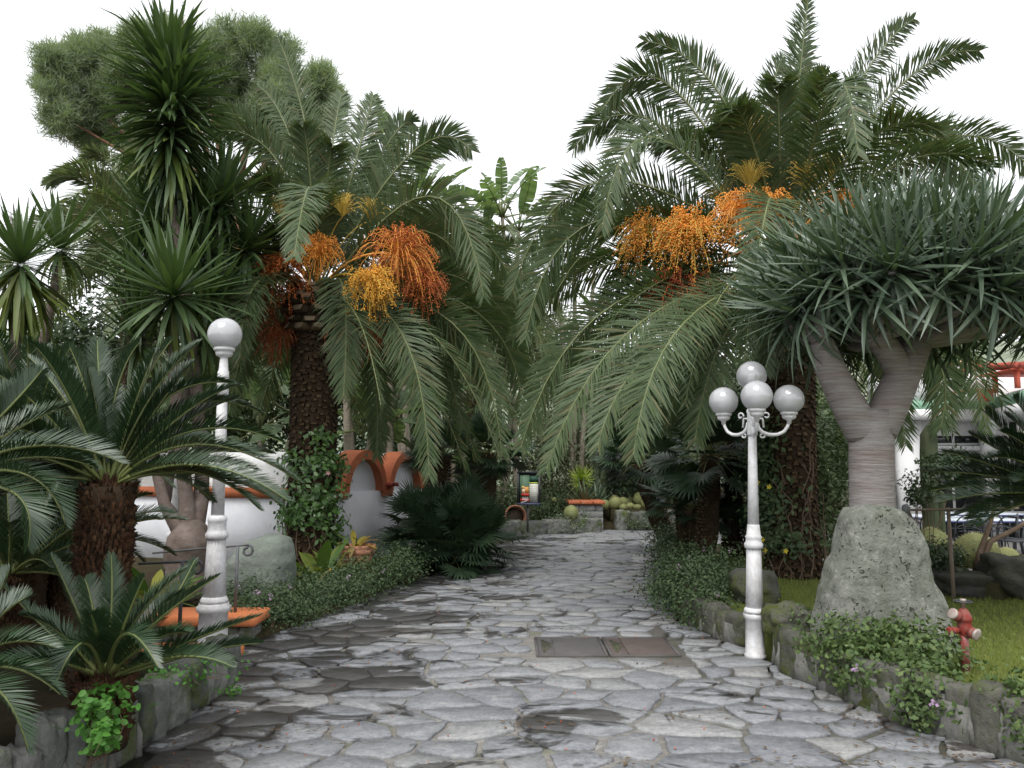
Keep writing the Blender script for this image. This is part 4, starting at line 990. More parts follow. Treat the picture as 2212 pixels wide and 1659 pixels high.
mb = MB(); lathe(mb, px_prof([(1182, 16), (1178, 19.5), (1171, 20), (1166, 16.5), (1160, 16.5), (1156, 18), (1152, 15), (1132, 13), (1130, 12.5)], 1410, sc), 32, c); bl(mb, 'moulding', 'white_paint', t, True)
mb = MB(); lathe(mb, px_prof([(1130, 12.3, 1), (938, 9, 1)], 1410, sc), 24, c, flute=.17); bl(mb, 'upper_shaft', 'white_paint', t)
mb = MB(); lathe(mb, px_prof([(938, 10.5), (934, 11), (890, 10.5), (886, 12), (881, 11), (877, 7), (848, 6)], 1410, sc), 20, c); bl(mb, 'capital', 'white_paint', t, True)
zt = (1410-806)*sc; r = 32.5*sc
mb = MB(); cup(mb, A(0, 0, zt-r*.93), r, 1.05); bl(mb, 'globe_cup', 'white_paint', t, True)
def globe_l(c, r, mat, rad):
    v, f = ICO[4]; keep = v[f].mean(axis=1)[:, 2] > -.94; m = MB(); m.add(v*r+np.asarray(c), f[keep]); g_ = bl(m, 'globe', mat, t, True)
    m = MB(); lathe(m, [(r*.26, -.93*r), (r*.26, .05*r), (r*.2, .12*r)], 16, c); bl(m, 'bulb_sleeve', 'p_white', g_, True)
globe_l(A(0, 0, zt), r, 'globe_b', 0)
for az, zq in ((-8, 858), (-100, 858), (125, 858)):
    h = A(math.cos(R(az)), math.sin(R(az)), 0); z0 = (1410-905)*sc; gz = (1410-zq)*sc; Rr = .32
    cb = gz-r*.93-.09
    prof = [(.04, z0-.02), (.055, z0-.07), (.09, z0-.105), (.15, z0-.125), (.22, z0-.122), (.275, z0-.095), (.305, z0-.05), (.318, z0-.01), (.32, cb+.01)]
    s_ = np.linspace(0, 1, 26); pr = np.array(prof); kx = np.linspace(0, 1, len(pr)); P = np.stack([np.interp(s_, kx, pr[:, 0])*h[0], np.interp(s_, kx, pr[:, 0])*h[1], np.interp(s_, kx, pr[:, 1])], 1)
    mb = MB(); tube(mb, P, np.linspace(.019, .013, 26), 8)
    for (cx_, cz_, r0, a0, a1) in ((.125, z0+.045, .034, 200, -160), (.085, z0-.13, .030, 60, -260)):
        aa = np.linspace(R(a0), R(a1), 20); rr = np.linspace(r0, r0*.35, 20); Q = np.stack([(cx_+rr*np.cos(aa))*h[0], (cx_+rr*np.cos(aa))*h[1], cz_+rr*np.sin(aa)], 1); tube(mb, Q, .0085, 6)
    tube(mb, [h*.03+A(0, 0, z0+.02), h*.09+A(0, 0, z0+.02), h*.10+A(0, 0, z0-.06)], .011, 6)
    arm = bl(mb, 'arm', 'white_paint', t, True)
    mb = MB(); cup(mb, h*Rr+A(0, 0, gz-r*.93), r, 1.05); bl(mb, 'globe_cup', 'white_paint', t, True)
    globe_l(h*Rr+A(0, 0, gz), r, 'globe', 0)
# a plain white post far behind the yucca
p = W(374, 1250, 11.5); t = thing('lamp_post', 'plain white post half hidden behind the yucca trunks', 'lamp post', (p[0], 11.5, .06))
mb = MB(); lathe(mb, [(.11, -.02), (.11, .55), (.13, .57), (.13, .62), (.10, .66)], 16, (p[0], 11.5, .06)); mb.build('base', M['white_paint'], t)
mb = MB(); lathe(mb, [(.075, .66, 1), (.055, 2.2, 1), (.03, 2.24)], 32, (p[0], 11.5, .06), flute=.08); mb.build('shaft', M['white_paint'], t)

# ================================================================== barrel-vaulted white building
A0 = W(738, 1062, 12.6); u = unit(A(.33, .94, 0)); w = unit(A(-.94, .33, 0))       # u along the gables, w along the vaults
t = thing('vaulted_building', 'low white building with two barrel vaults and terracotta arch trim', 'building', (A0[0], A0[1], .05))
zE = 1.33; Rv = .70; LV = 5.2
def uw(a, b_, z): return A(A0[0], A0[1], 0)+u*a+w*b_+A(0, 0, z)
def uvbox(mb, a0, a1, b0, b1, z0, z1, mi=0):
    v = [uw(a0, b0, z0), uw(a1, b0, z0), uw(a1, b1, z0), uw(a0, b1, z0), uw(a0, b0, z1), uw(a1, b0, z1), uw(a1, b1, z1), uw(a0, b1, z1)]
    mb.add(v, BOXF, mi)
GW = 2*Rv+.10
mb = MB(); uvbox(mb, 0, 2*GW+.05, .05, LV, -.05, zE-.09); mb.build('wall', M['plaster'], t)
for k in range(2):
    ac = .06+Rv+k*(GW+.02); n = 28; an = np.linspace(0, math.pi, n+1)
    # vault
    mb = MB(); v = []
    for b_ in (.30, LV):
        for a in an: v.append(uw(ac-math.cos(a)*Rv*.97, b_, zE-.08+math.sin(a)*Rv*.97+.0))
    mb.add(v, [[i, i+1, n+2+i, n+1+i] for i in range(n)]); mb.f.append((np.array([[n+1+i for i in range(n+1)]]), 0)); mb.build('vault', M['plaster_mossy'], t, True)
    # recessed white tympanum
    mb = MB(); v = [uw(ac-math.cos(a)*(Rv-.14), .12, zE-.1+math.sin(a)*(Rv-.14)) for a in an]; mb.add(v, [list(range(n+1))]); mb.build('tympanum', M['plaster'], t)
    # terracotta arch band, front face and broad top
    mb = MB(); v = []
    for rr, b_ in ((Rv-.14, .12), (Rv-.14, -.03), (Rv+.02, -.03), (Rv+.02, .34)):
        v += [uw(ac-math.cos(a)*rr, b_, zE-.1+math.sin(a)*rr) for a in an]
    f = [[q*(n+1)+i, q*(n+1)+i+1, (q+1)*(n+1)+i+1, (q+1)*(n+1)+i] for q in range(3) for i in range(n)]
    mb.add(v, f); mb.build('arch_band', M['terracotta'], t, True).data.polygons.foreach_set('use_smooth', [False]*len(f))
mb = MB(); uvbox(mb, -.06, .045, .36, LV, zE-.19, zE-.02); mb.build('eave_band', M['terracotta'], t)
mb = MB(); uvbox(mb, -.05, .12, -.05, .34, zE-.2, zE-.08); mb.build('arch_foot', M['terracotta'], t)
mb = MB(); uvbox(mb, GW-.10, GW+.16, -.05, .30, zE-.2, zE-.09); mb.build('arch_foot', M['terracotta'], t)
for k in range(2):
    mb = MB(); n = 10; v = []; a_c = GW-.02+k*.13
    for b_ in (-.16, .42):
        for i in range(n+1): aa = math.pi*i/n; v.append(uw(a_c-math.cos(aa)*.07, b_, zE-.02+math.sin(aa)*.07))
        for i in range(n+1): aa = math.pi*(1-i/n); v.append(uw(a_c-math.cos(aa)*.055, b_, zE-.02+math.sin(aa)*.055))
    q = 2*n+2; mb.add(v, [[i, (i+1) % q, q+(i+1) % q, q+i] for i in range(q)]); mb.f.append((np.array([[n-i for i in range(n+1)]+[2*n+1-i for i in range(n+1)]])[:, ::-1], 0)); mb.build('gutter_tile', M['tile'], t)

# ================================================================== white restaurant building on the right
D0 = 17.0
def bxyz(mb, qx0, qx1, qy0, qy1, d0, d1, mi=0, ch=0):
    a = W(qx0, qy1, d0); b_ = W(qx1, qy0, d0); box(mb, (a[0], d0, a[2]), (b_[0], d1, b_[2]), mi, ch=ch)
c = W(2040, 1100, D0); t = thing('restaurant_building', 'white flat roofed building with green band and dark windows beyond the lawn', 'building', (c[0], D0, .05))
def part(name, mat, parent, *boxes):
    mb = MB()
    for b_ in boxes: bxyz(mb, *b_)
    return mb.build(name, M[mat], parent)
xl = 1890
part('parapet', 'facade', t, (xl, 2149, 801, 866, D0, D0+.3)); part('parapet_trim', 'terracotta', t, (xl-2, 2150, 797, 801, D0-.03, D0+.33))
part('green_band', 'green_band', t, (xl, 2149, 866, 884, D0-.04, D0+.3)); part('fascia', 'facade', t, (xl, 2149, 884, 906, D0-.12, D0+.3))
mb = MB(); a = W(xl, 800, D0); b_ = W(2149, 906, D0); box(mb, (a[0], D0+.301, b_[2]), (b_[0]+4, D0+7, b_[2]+.2)); mb.build('roof', M['facade'], t)
mb = MB(); z1 = W(1950, 907, D0)[2]; box(mb, (W(xl, 900, D0)[0], D0+.55, z1-.33), (W(2215, 900, D0)[0], D0+.8, z1)); mb.build('lintel', M['facade'], t)
DW = D0+.6
for (qa, qb) in ((1938, 1990), (2130, 2150)):
    mb = MB(); a = W(qa, 900, D0+.2); b_ = W(qb, 900, D0+.2); box(mb, (a[0], D0+.2, .05), (b_[0], D0+.52, z1-.003)); mb.build('column', M['facade'], t)
def window(parent, qa, qb, ya, yb, d):
    a = W(qa, yb, d); b_ = W(qb, ya, d); wd = thing0 = MB(); f = .05
    box(wd, (a[0], d, a[2]), (a[0]+f, d+.07, b_[2])); box(wd, (b_[0]-f, d, a[2]), (b_[0], d+.07, b_[2])); box(wd, (a[0]+f+.001, d, b_[2]-f), (b_[0]-f-.001, d+.07, b_[2])); box(wd, (a[0]+f+.001, d, a[2]), (b_[0]-f-.001, d+.07, a[2]+f))
    m_ = (a[0]+b_[0])/2
    if qb-qa > 60: box(wd, (m_-.025, d+.001, a[2]+f+.001), (m_+.025, d+.069, b_[2]-f-.001))
    o = wd.build('window', M['facade'], parent); g_ = MB(); box(g_, (a[0]+f*.5, d+.025, a[2]+f*.5), (b_[0]-f*.5, d+.045, b_[2]-f*.5)); g_.build('pane', M['glass'], o, origin=np.array(root_loc(parent)))
window(t, xl, 1938, 925, 965, DW); window(t, xl, 1938, 975, 1120, DW); window(t, 1990, 2130, 936, 962, DW); window(t, 1990, 2130, 975, 1120, DW); window(t, 2150, 2215, 936, 1110, DW)
part('sill_band', 'facade', t, (1986, 2160, 963, 974, DW-.12, DW+.06))
mb = MB(); a = W(xl, 1000, DW); box(mb, (a[0], DW+.2, .05), (W(2215, 1000, DW)[0], DW+.4, z1)); mb.build('back_wall', M['p_dark'], t)
# the projecting wing, a roof edge running towards the viewer
mb = MB(); wing = [A(*W(2149, 870, D0)[:2]), A(9.75, 13.6), A(14, 13.6), A(14, D0)]
zb0, zb1 = W(2149, 884, D0)[2], W(2149, 866, D0)[2]
def wingbox(z0, z1, off, name, mat):
    m = MB(); p = [wing[0]+A(-off, 0), wing[1]+A(-off, -off), wing[2]+A(0, -off), wing[3]]; prism(m, [tuple(x) for x in p], z0, z1); m.build(name, M[mat], t)
wingbox(zb0+.001, zb1+.06, .05, 'wing_green_band', 'green_band'); wingbox(zb0-.24, zb0, .10, 'wing_fascia', 'facade'); wingbox(zb1+.061, zb1+.12, -.1, 'wing_roof', 'facade')
mb = MB(); box(mb, (9.95, 13.8, .05), (10.25, 14.1, zb0-.241)); mb.build('column', M['facade'], t)
mb = MB(); box(mb, (10.25, 14.4, 1.0), (13.8, 14.45, zb0-.4)); mb.build('pane', M['glass'], t)
mb = MB(); box(mb, (10.251, 14.35, .05), (13.8, 14.5, .98)); mb.build('wing_wall', M['facade'], t)
# roof terrace: pergola with red tiles, white pier, red rail
rt = thing('roof_pergola', 'red tiled pergola with red posts on the white roof', 'pergola', (W(2190, 860, 16)[0], 16.0, zb1+.12))
zr = zb1+.12
for qx, d in ((2152, 16.4), (2200, 15.4)):
    x = W(qx, 850, d)[0]; mb = MB(); box(mb, (x-.04, d-.04, zr), (x+.04, d+.04, zr+.36)); mb.build('post', M['red_wood'], rt)
x0 = W(2135, 850, 16.2)[0]; mb = MB(); box(mb, (x0, 15.3, zr+.36), (x0+2.2, 16.6, zr+.40)); mb.build('beam', M['red_wood'], rt)
for k in range(16):
    mb = MB(); xx = x0-.1+k*.15; tube(mb, [(xx, 15.1, zr+.44), (xx, 16.7, zr+.58)], .06, 8); mb.build('roof_tile', M['tile'], rt, True)
mb = MB(); box(mb, (x0+.55, 15.35, zr), (x0+2.0, 15.6, zr+.34)); pr = mb.build('pier', M['facade'], rt)
mb = MB(); xs = np.linspace(0, 3.2, 20); tube(mb, np.stack([x0-.3+xs, np.full(20, 17.2), zr+.70+.08*np.sin(xs*2.6)+.25*np.clip(xs-1.2, 0, 1)], 1), .03, 5); gb = mb.build('gable_trim', M['terracotta'], rt)
mb = MB(); v = []
for x, zz in zip(x0-.3+xs, zr+.68+.08*np.sin(xs*2.6)+.25*np.clip(xs-1.2, 0, 1)): v += [(x, 17.22, zr), (x, 17.22, zz), (x, 17.4, zz), (x, 17.4, zr)]
mb.add(v, [[4*i, 4*i+4, 4*i+5, 4*i+1] for i in range(19)]+[[4*i+1, 4*i+5, 4*i+6, 4*i+2] for i in range(19)]); mb.build('gable', M['facade'], rt)
rl = thing('roof_block', 'small white roof block with terracotta edge behind the parapet', 'roof block', (W(2100, 850, 16.4)[0], 17.1, zb1))
mb = MB(); bxyz(mb, 2082, 2112, 846, 867, 16.55, 16.9); mb.build('block', M['facade'], rl); mb = MB(); bxyz(mb, 2080, 2114, 843, 846, 16.5, 16.92); mb.build('edge', M['terracotta'], rl)
mb = MB(); bxyz(mb, 2113, 2145, 840, 866, 16.6, 16.8); mb.build('red_panel', M['red_wood'], rl)
# ---- wrought-iron tables and chairs on the terrace
def table(label, qx, d, wx, wy):
    x = W(qx, 1130, d)[0]; t = thing('garden_table', label, 'table', (x, d, .05), 'garden tables on the terrace')
    mb = MB(); box(mb, (x-wx/2, d-wy/2, .765), (x+wx/2, d+wy/2, .785)); mb.build('tabletop', M['table_white'], t)
    mb = MB(); box(mb, (x-wx/2-.015, d-wy/2-.015, .748), (x+wx/2+.015, d+wy/2+.015, .764)); mb.build('table_edge', M['blue'], t)
    for sx in (-1, 1):
        for sy in (-1, 1):
            mb = MB(); a = A(x+sx*wx*.42, d+sy*wy*.4, .05); tube(mb, [a, a+A(-sx*.05, 0, .35), a+A(0, 0, .685)], .016, 6); mb.build('leg', M['iron'], t)
def chair(label, qx, d, rot):
    x = W(qx, 1150, d)[0]; t = thing('garden_chair', label, 'chair', (x, d, .05), 'wrought iron chairs on the terrace'); t.rotation_euler = (0, 0, rot)
    z = A(0, 0, 0)
    def b2(mb, name): return mb.build(name, M['iron'], t, origin=z)
    mb = MB(); lathe(mb, [(.02, .445), (.21, .445), (.215, .455), (.21, .465), (.02, .468)], 16); b2(mb, 'seat')
    for sx in (-1, 1):
        for sy in (-1, 1): mb = MB(); tube(mb, [(sx*.20, sy*.18, 0), (sx*.16, sy*.15, .25), (sx*.18, sy*.16, .45)], .011, 5); b2(mb, 'leg')
    mb = MB(); a = np.linspace(0, math.pi, 14); tube(mb, np.stack([-.21*np.cos(a), np.full(14, .19)+.04*np.sin(a), .45+.18*(np.sin(a)>0)+.40*np.sin(a)**.6-.18], 1), .012, 6)
    for k in (-1, 1):
        a = np.linspace(0, 4.6, 18); rr = np.linspace(.085, .02, 18); tube(mb, np.stack([k*.09+rr*np.cos(a)*k, np.full(18, .215), .62+rr*np.sin(a)], 1), .008, 5)
    tube(mb, [(-.2, .2, .5), (.2, .2, .5)], .008, 5); b2(mb, 'backrest')
    for k in (-1, 1): mb = MB(); tube(mb, [(k*.21, .19, .62), (k*.25, 0, .66), (k*.24, -.16, .64), (k*.2, -.17, .46)], .010, 5); b2(mb, 'armrest')
table('blue edged pale table among iron chairs on the terrace', 2105, 13.2, 1.5, .8); table('blue edged table farther back beside the white column', 2000, 14.2, .9, .8); table('blue edged table under the building windows', 2120, 14.9, 1.3, .8)
for lb, q, d, r_ in (('black wrought iron chair before the middle blue edged table', 2085, 12.55, 2.9), ('black wrought iron chair turned sideways at the middle table', 2125, 12.5, 3.4), ('black wrought iron chair at the right end of the middle table', 2165, 12.7, 4.2),
                     ('black wrought iron chair behind the golden cacti', 2190, 12.3, 2.5), ('black wrought iron chair beyond the middle table', 2100, 13.9, .1), ('black wrought iron chair beneath the windows', 2145, 14.2, .3), ('black wrought iron chair near the white column', 2020, 13.5, 2.6)): chair(lb, q, d, r_)

# ================================================================== sign board
c = W(1143, 1050, 18.9); t = thing('sign_board', 'dark framed notice board with two posters on a thin post', 'sign', (c[0], 18.9, .1))
def sg(name, mat, parent, qa, qb, ya, yb, d0, d1):
    mb = MB(); bxyz(mb, qa, qb, ya, yb, d0, d1); return mb.build(name, M[mat], parent, origin=np.array(root_loc(t)))
mb = MB(); a = W(1140, 1092, 18.97); tube(mb, [(a[0], 18.97, .1), (a[0], 18.97, a[2]+.3)], .025, 8); mb.build('post', M['iron_grey'], t)
sg('cabinet', 'p_dark', t, 1117, 1167, 1020, 1090, 18.90, 18.96)
for nm, r_ in (('frame', (1117, 1167, 1018, 1023)), ('frame', (1117, 1167, 1087, 1091)), ('frame', (1117, 1121, 1023.1, 1086.9)), ('frame', (1163, 1167, 1023.1, 1086.9))): sg(nm, 'iron' if r_[2] < 1080 else 'p_navy', t, *r_, 18.86, 18.899)
po = sg('poster', 'p_cream', t, 1144, 1163, 1045, 1086, 18.885, 18.8985); sg('header_strip', 'p_green', po, 1144, 1163, 1029, 1042, 18.885, 18.8984); sg('lime_strip', 'p_lime', po, 1143, 1163, 1042, 1045, 18.883, 18.8983)
for k in range(7): sg('printed_line', 'p_text', po, 1146, 1160-(k % 3)*2, 1050+k*4.6, 1050.5+k*4.6, 18.8835, 18.8848)
pl = sg('poster', 'p_leaf', t, 1123, 1143.5, 1026, 1086, 18.886, 18.8982)
sg('orange_figure', 'p_orange', pl, 1127, 1142, 1052, 1066, 18.8845, 18.8858); sg('pale_figure', 'p_skin', pl, 1128, 1134, 1056, 1068, 18.883, 18.8844); sg('yellow_figure', 'p_yellow', pl, 1127, 1133, 1050, 1056, 18.8829, 18.8843)
sg('red_band', 'p_red', pl, 1126, 1143, 1066, 1072, 18.8828, 18.8842); sg('red_band', 'p_red', pl, 1124, 1143, 1077, 1084, 18.8829, 18.8843)
mb = MB()
for k in range(3):
    a = W(1128.5+k*4.4, 1080.5, 18.8815); b_ = W(1130+k*4.4, 1073.5, 18.8815); e = W(1132.4+k*4.4, 1080.5, 18.8815); mid = (a+e)/2; mb.add([a, a+(e-a)*.3, b_+(e-a)*.12, b_-(e-a)*.12, mid+(e-a)*.2, e], [[0, 1, 2], [0, 2, 3]]); mb.f.append((np.array([[4, 5, 2]])+mb.n-6, 0))
a = W(1125, 1086, 18.8815); b_ = W(1134, 1084.5, 18.8815); e = W(1142, 1079, 18.8815); mb.add([a, b_, e, e+A(0, 0, .012), b_+A(0, 0, .016), a+A(0, 0, .014)], [[0, 1, 4, 5], [1, 2, 3, 4]])
mb.build('white_lettering', M['p_white'], pl, origin=np.array(root_loc(t)))

# ================================================================== pots
def pot(label, c, r, h, d=None):
    t = thing('clay_pot', label, 'pot', c); Mt = alignz(d if d is not None else (0, 0, 1)); c = np.asarray(c)
    mb = MB(); lathe(mb, [(r*.62, 0), (r*.80, h*.45), (r*.9, h*.72), (r*.88, h*.74), (r*1.02, h*.78), (r*1.04, h*.86), (r*1.0, h*.90), (r*1.06, h*.94), (r*1.06, h), (r*.94, h), (r*.90, h*.86), (r*.8, h*.5)], 32, c, M=Mt); mb.build('pot', M['clay'], t, True)
    mb = MB(); lathe(mb, [(r*.87, h*.76), (r*.86, h*.8), (r*.1, h*.82)], 24, c, M=Mt); mb.build('soil', M['pot_soil'], t)
p = W(772, 1205, 11.0); pot('wide terracotta pot among yellowing leaves by the white wall', (p[0], 11.0, .06), .24, p[2]+.12)
p = W(1104, 1125, 19.6); pot('tipped over clay pot beside the sign board', (p[0], 19.7, .34), .26, .5, (.25, -1, .25))

# ================================================================== hydrant
hx = W(2086, 1425, 5.45); t = thing('fire_hydrant', 'worn red fire hydrant on a grey chipped pipe in the lawn', 'hydrant', (hx[0], 5.45, LAWN_Z)); c = A(hx[0], 5.45, LAWN_Z); sc = 5.45/1660
mb = MB(); tube(mb, [c+A(0, 0, -.03), c+A(0, 0, .30)], .028, 16); mb.build('pipe', M['red_paint'], t, True)
mb = MB(); lathe(mb, [(.030, .235), (.036, .255), (.044, .28), (.047, .32), (.043, .345), (.050, .35), (.051, .37), (.04, .40), (.026, .425), (.018, .43)], 20, c+A(.008, 0, 0)); mb.build('body', M['red_bright'], t, True)
mb = MB(); lathe(mb, [(.012, 0), (.012, .055), (.02, .06), (.02, .075)], 10, c+A(.008, 0, .42)); mb.build('valve_stem', M['worn_metal'], t)
mb = MB(); a = np.linspace(0, 2*math.pi, 17); tube(mb, np.stack([c[0]+.008+.055*np.cos(a), c[1]+.055*np.sin(a), np.full(17, c[2]+.478)], 1), .006, 6)
tube(mb, [c+A(-.045, 0, .478), c+A(.061, 0, .478)], .006, 5); mb.build('hand_wheel', M['iron'], t, True)
def nozzle(d, o, l, r, cap, nm='outlet'):
    mb = MB(); d = unit(d); Mt = alignz(d); lathe(mb, [(r*.8, 0), (r*.8, l*.55), (r*1.05, l*.58), (r*1.05, l*.95), (r*.9, l)], 16, o, M=Mt); ob = mb.build(nm, M['red_bright'], t, True)
    mb = MB(); lathe(mb, [(r*.2, 0), (r*1.0, .002), (r*1.15, .012), (r*1.15, .022), (r*.9, .026), (r*.3, .027)], 16, np.asarray(o)+d*l, M=Mt); mb.build('cap', M[cap], ob, True, origin=np.array(root_loc(t)))
nozzle((-.85, -.3, .45), c+A(0, 0, .355), .085, .034, 'worn_metal'); nozzle((-1, -.25, .02), c+A(0, 0, .285), .10, .022, 'red_bright'); nozzle((.45, -.9, -.22), c+A(.01, -.02, .285), .055, .036, 'worn_metal')

# ================================================================== boulders
def outline_rock(name, label, d, rows, depth, mat, zb, seed, seg=72, amp=.05, cat='boulder'):
    zs = []; ring = []
    t_c = W((rows[-1][1]+rows[-1][2])/2, rows[-1][0], d)
    rowsW = []
    for y, xa, xb in rows:
        a = W(xa, y, d); b_ = W(xb, y, d); rowsW.append((a[2], (a[0]+b_[0])/2, (b_[0]-a[0])/2))
    rowsW.sort(); z = np.array([r_[0] for r_ in rowsW]); z[0] = zb-.1; cx = np.array([r_[1] for r_ in rowsW]); hw = np.array([r_[2] for r_ in rowsW])
    zz = np.linspace(z[0], z[-1], 46); m = MB(); v = []; ang = np.arange(seg)*2*math.pi/seg
    for zi in zz:
        c_ = np.interp(zi, z, cx); h_ = np.interp(zi, z, hw); 
        for a in ang:
            ca, sa = math.cos(a), math.sin(a); kx = np.sign(ca)*abs(ca)**.6; ky = np.sign(sa)*abs(sa)**.6
            p = A(c_+h_*kx, d+depth*(.35+.65*h_/hw.max())*ky, zi); q = 1+amp*2*nz(p, 2.2, seed)+amp*nz(p, 6, seed+5)+amp*.5*nz(p, 14, seed+2)
            v.append((c_+(p[0]-c_)*q, d+(p[1]-d)*q, zi+amp*.6*nz(p, 4, seed+8)))
    n = seg; i = np.arange(n); j = (i+1) % n; f = np.concatenate([np.stack([k*n+i, k*n+j, (k+1)*n+j, (k+1)*n+i], 1) for k in range(len(zz)-1)])
    m.add(v, f); top = np.array(v[-n:]).mean(0)+A(0, 0, .02); k0 = (len(zz)-1)*n; m.v.append(top[None]); m.n += 1; m.f.append((np.stack([k0+i, k0+j, np.full(n, len(v))], 1), 0))
    o = m.build(name, M[mat], None, True, origin=A(t_c[0], d, zb)); tag(o, label, cat); return o
outline_rock('standing_stone', 'tall grey pitted standing boulder in front of the dragon tree', 6.25, [(1093, 1850, 1920), (1100, 1832, 1940), (1120, 1820, 1958), (1160, 1812, 1975), (1200, 1806, 1988), (1250, 1792, 2006), (1300, 1778, 2022), (1350, 1770, 2034), (1400, 1764, 2042), (1430, 1762, 2045)], .34, 'boulder', LAWN_Z, 4, amp=.06)
outline_rock('green_boulder', 'grey green rounded boulder behind the scroll ended handrail', 9.0, [(1157, 575, 612), (1163, 545, 622), (1180, 520, 628), (1210, 500, 630), (1260, 492, 625), (1310, 488, 620)], .32, 'boulder_green', .05, 14)
for nm, lb, q, y, d, sz, mt in (('rock', 'dark lava rock edging the cactus bed behind the hydrant', 2110, 1262, 8.7, (.85, .45, .25), 'dark_rock'), ('rock', 'dark lava rock beside the standing boulder', 2045, 1255, 8.9, (.45, .4, .30), 'dark_rock'),
                                ('rock', 'tall dark lava rock at the edge of the cactus bed', 2190, 1245, 8.6, (.5, .5, .44), 'dark_rock'), ('rock', 'round mossy rock behind the four globe lamp', 1632, 1285, 8.2, (.42, .36, .34), 'stone_wall_r'), ('rock', 'mossy rock on the lawn edge wall beside the lamp', 1700, 1345, 6.75, (.34, .3, .26), 'stone_wall_r'),
                                ('rock', 'dark flat rock at the far end of the cactus bed edging', 2290, 1275, 8.9, (.9, .5, .4), 'dark_rock')):
    p = W(q, y, d); v, f = rock(sz, q*.01, 3, .28, .5, .05); zb = LAWN_Z-.03 if q > 1600 else 0; m = MB(); v = v+A(p[0], d, 0); v[:, 2] += zb-v[:, 2].min()-.03; m.add(v, f); tag(m.build(nm, M[mt], None, True, origin=A(p[0], d, zb)), lb, 'rock')
# ================================================================== the two fruiting date palms
def date_palm(name, label, base, top, r0, r1, boss_z, fr, d0, fill):
    t = thing(name, label, 'palm tree', base)
    palm_trunk(t, base, top, r0, r1, boss_z)
    top = np.asarray(top)
    for (bx, by), (mx, my), (tx, ty), dm, dt, *ex in fr:
        b = W(bx, by, d0+dm*.12); b = top+(b-top)*min(1, .42/np.linalg.norm(b-top)) if np.linalg.norm(b-top) > .42 else b
        palm_frond(t, b, W(mx, my, d0+dm), W(tx, ty, d0+dt), pairs=165, lmax=.53, w=.025, tipdrop=.10 if abs(tx-bx) < 110 else random.uniform(.35, .7), axis=top, twist=random.uniform(-10, 10), face=A(0, -1.2 if dm < -.55 else 1.35, 0), **(ex[0] if ex else {}))
    for a in fill: random_fronds(t, top+A(0, 0, .05), *a[:2], **a[2])
    return t
DL = 11.3; bL = W(668, 1215, DL); tL = W(685, 640, DL)
LF = [((690, 560), (668, 310), (600, 75), .3, .5), ((670, 560), (585, 330), (470, 205), .4, .7), ((700, 540), (715, 340), (738, 195), .9, 1.4), ((715, 540), (765, 360), (806, 200), .0, .2, {'twist': 70}) , ((720, 540), (815, 345), (892, 236), .3, .6),
      ((735, 560), (880, 335), (1018, 295), -.1, -.3), ((740, 580), (925, 420), (1045, 610), -.5, -.9), ((740, 590), (970, 480), (1130, 640), .5, .9), ((690, 540), (672, 405), (636, 545), -1.5, -2.6), ((700, 620), (742, 625), (742, 850), -.75, -1.2),
      ((740, 630), (868, 715), (928, 985), -.8, -1.3), ((745, 625), (975, 690), (1085, 935), -.3, -.5), ((750, 620), (1030, 670), (1135, 900), .4, .8), ((745, 600), (960, 585), (1125, 700), .8, 1.3), ((745, 610), (985, 620), (1145, 800), 1.0, 1.6),
      ((650, 600), (545, 555), (470, 665), -.3, -.4), ((650, 610), (525, 600), (452, 790), .4, .5), ((655, 630), (555, 690), (495, 870), .9, 1.0), ((665, 560), (600, 345), (452, 262), .1, .0), ((650, 580), (520, 430), (400, 470), .7, 1.0),
      ((690, 630), (640, 680), (560, 860), 1.2, 1.6), ((730, 640), (800, 760), (815, 980), .9, 1.2), ((690, 540), (640, 330), (560, 150), 1.1, 1.7), ((700, 560), (780, 430), (860, 300), 1.2, 2.0), ((735, 610), (900, 690), (1000, 900), .6, .8),
      ((650, 600), (560, 600), (520, 720), -1.0, -1.6)]
fix = []
for f_ in LF: fix.append(f_)
def clean(fr): return [(a, b, c, dm, dt) for a, b, c, dm, dt, *e in fr]
left_palm = date_palm('date_palm', 'fruiting date palm with a creeper climbing its trunk by the white wall', (bL[0], DL, .04), tL, .34, .36, tL[2]-.55, clean(LF), DL,
    [(None, None, {})][:0])
random_fronds(left_palm, tL+A(0, .1, .1), 9, 3.2, az=(10, 170), e0=(5, 80), pairs=110)
random_fronds(left_palm, tL+A(.1, 0, -.05), 5, 3.3, az=(-20, 60), e0=(-5, 30), pairs=130, lmax=.40)
random_fronds(left_palm, tL+A(0, -.05, .15), 7, 1.9, az=(195, 345), e0=(45, 82), pairs=90, lmax=.38)
random_fronds(left_palm, tL+A(0, .05, .15), 8, 3.2, az=(0, 360), e0=(40, 80), pairs=140, lmax=.48)
random_fronds(left_palm, tL+A(0, .05, -.05), 6, 2.7, az=(0, 360), e0=(-18, -5), pairs=70)
DR = 10.2; bR = W(1716, 1238, DR); tR = W(1694, 560, DR)
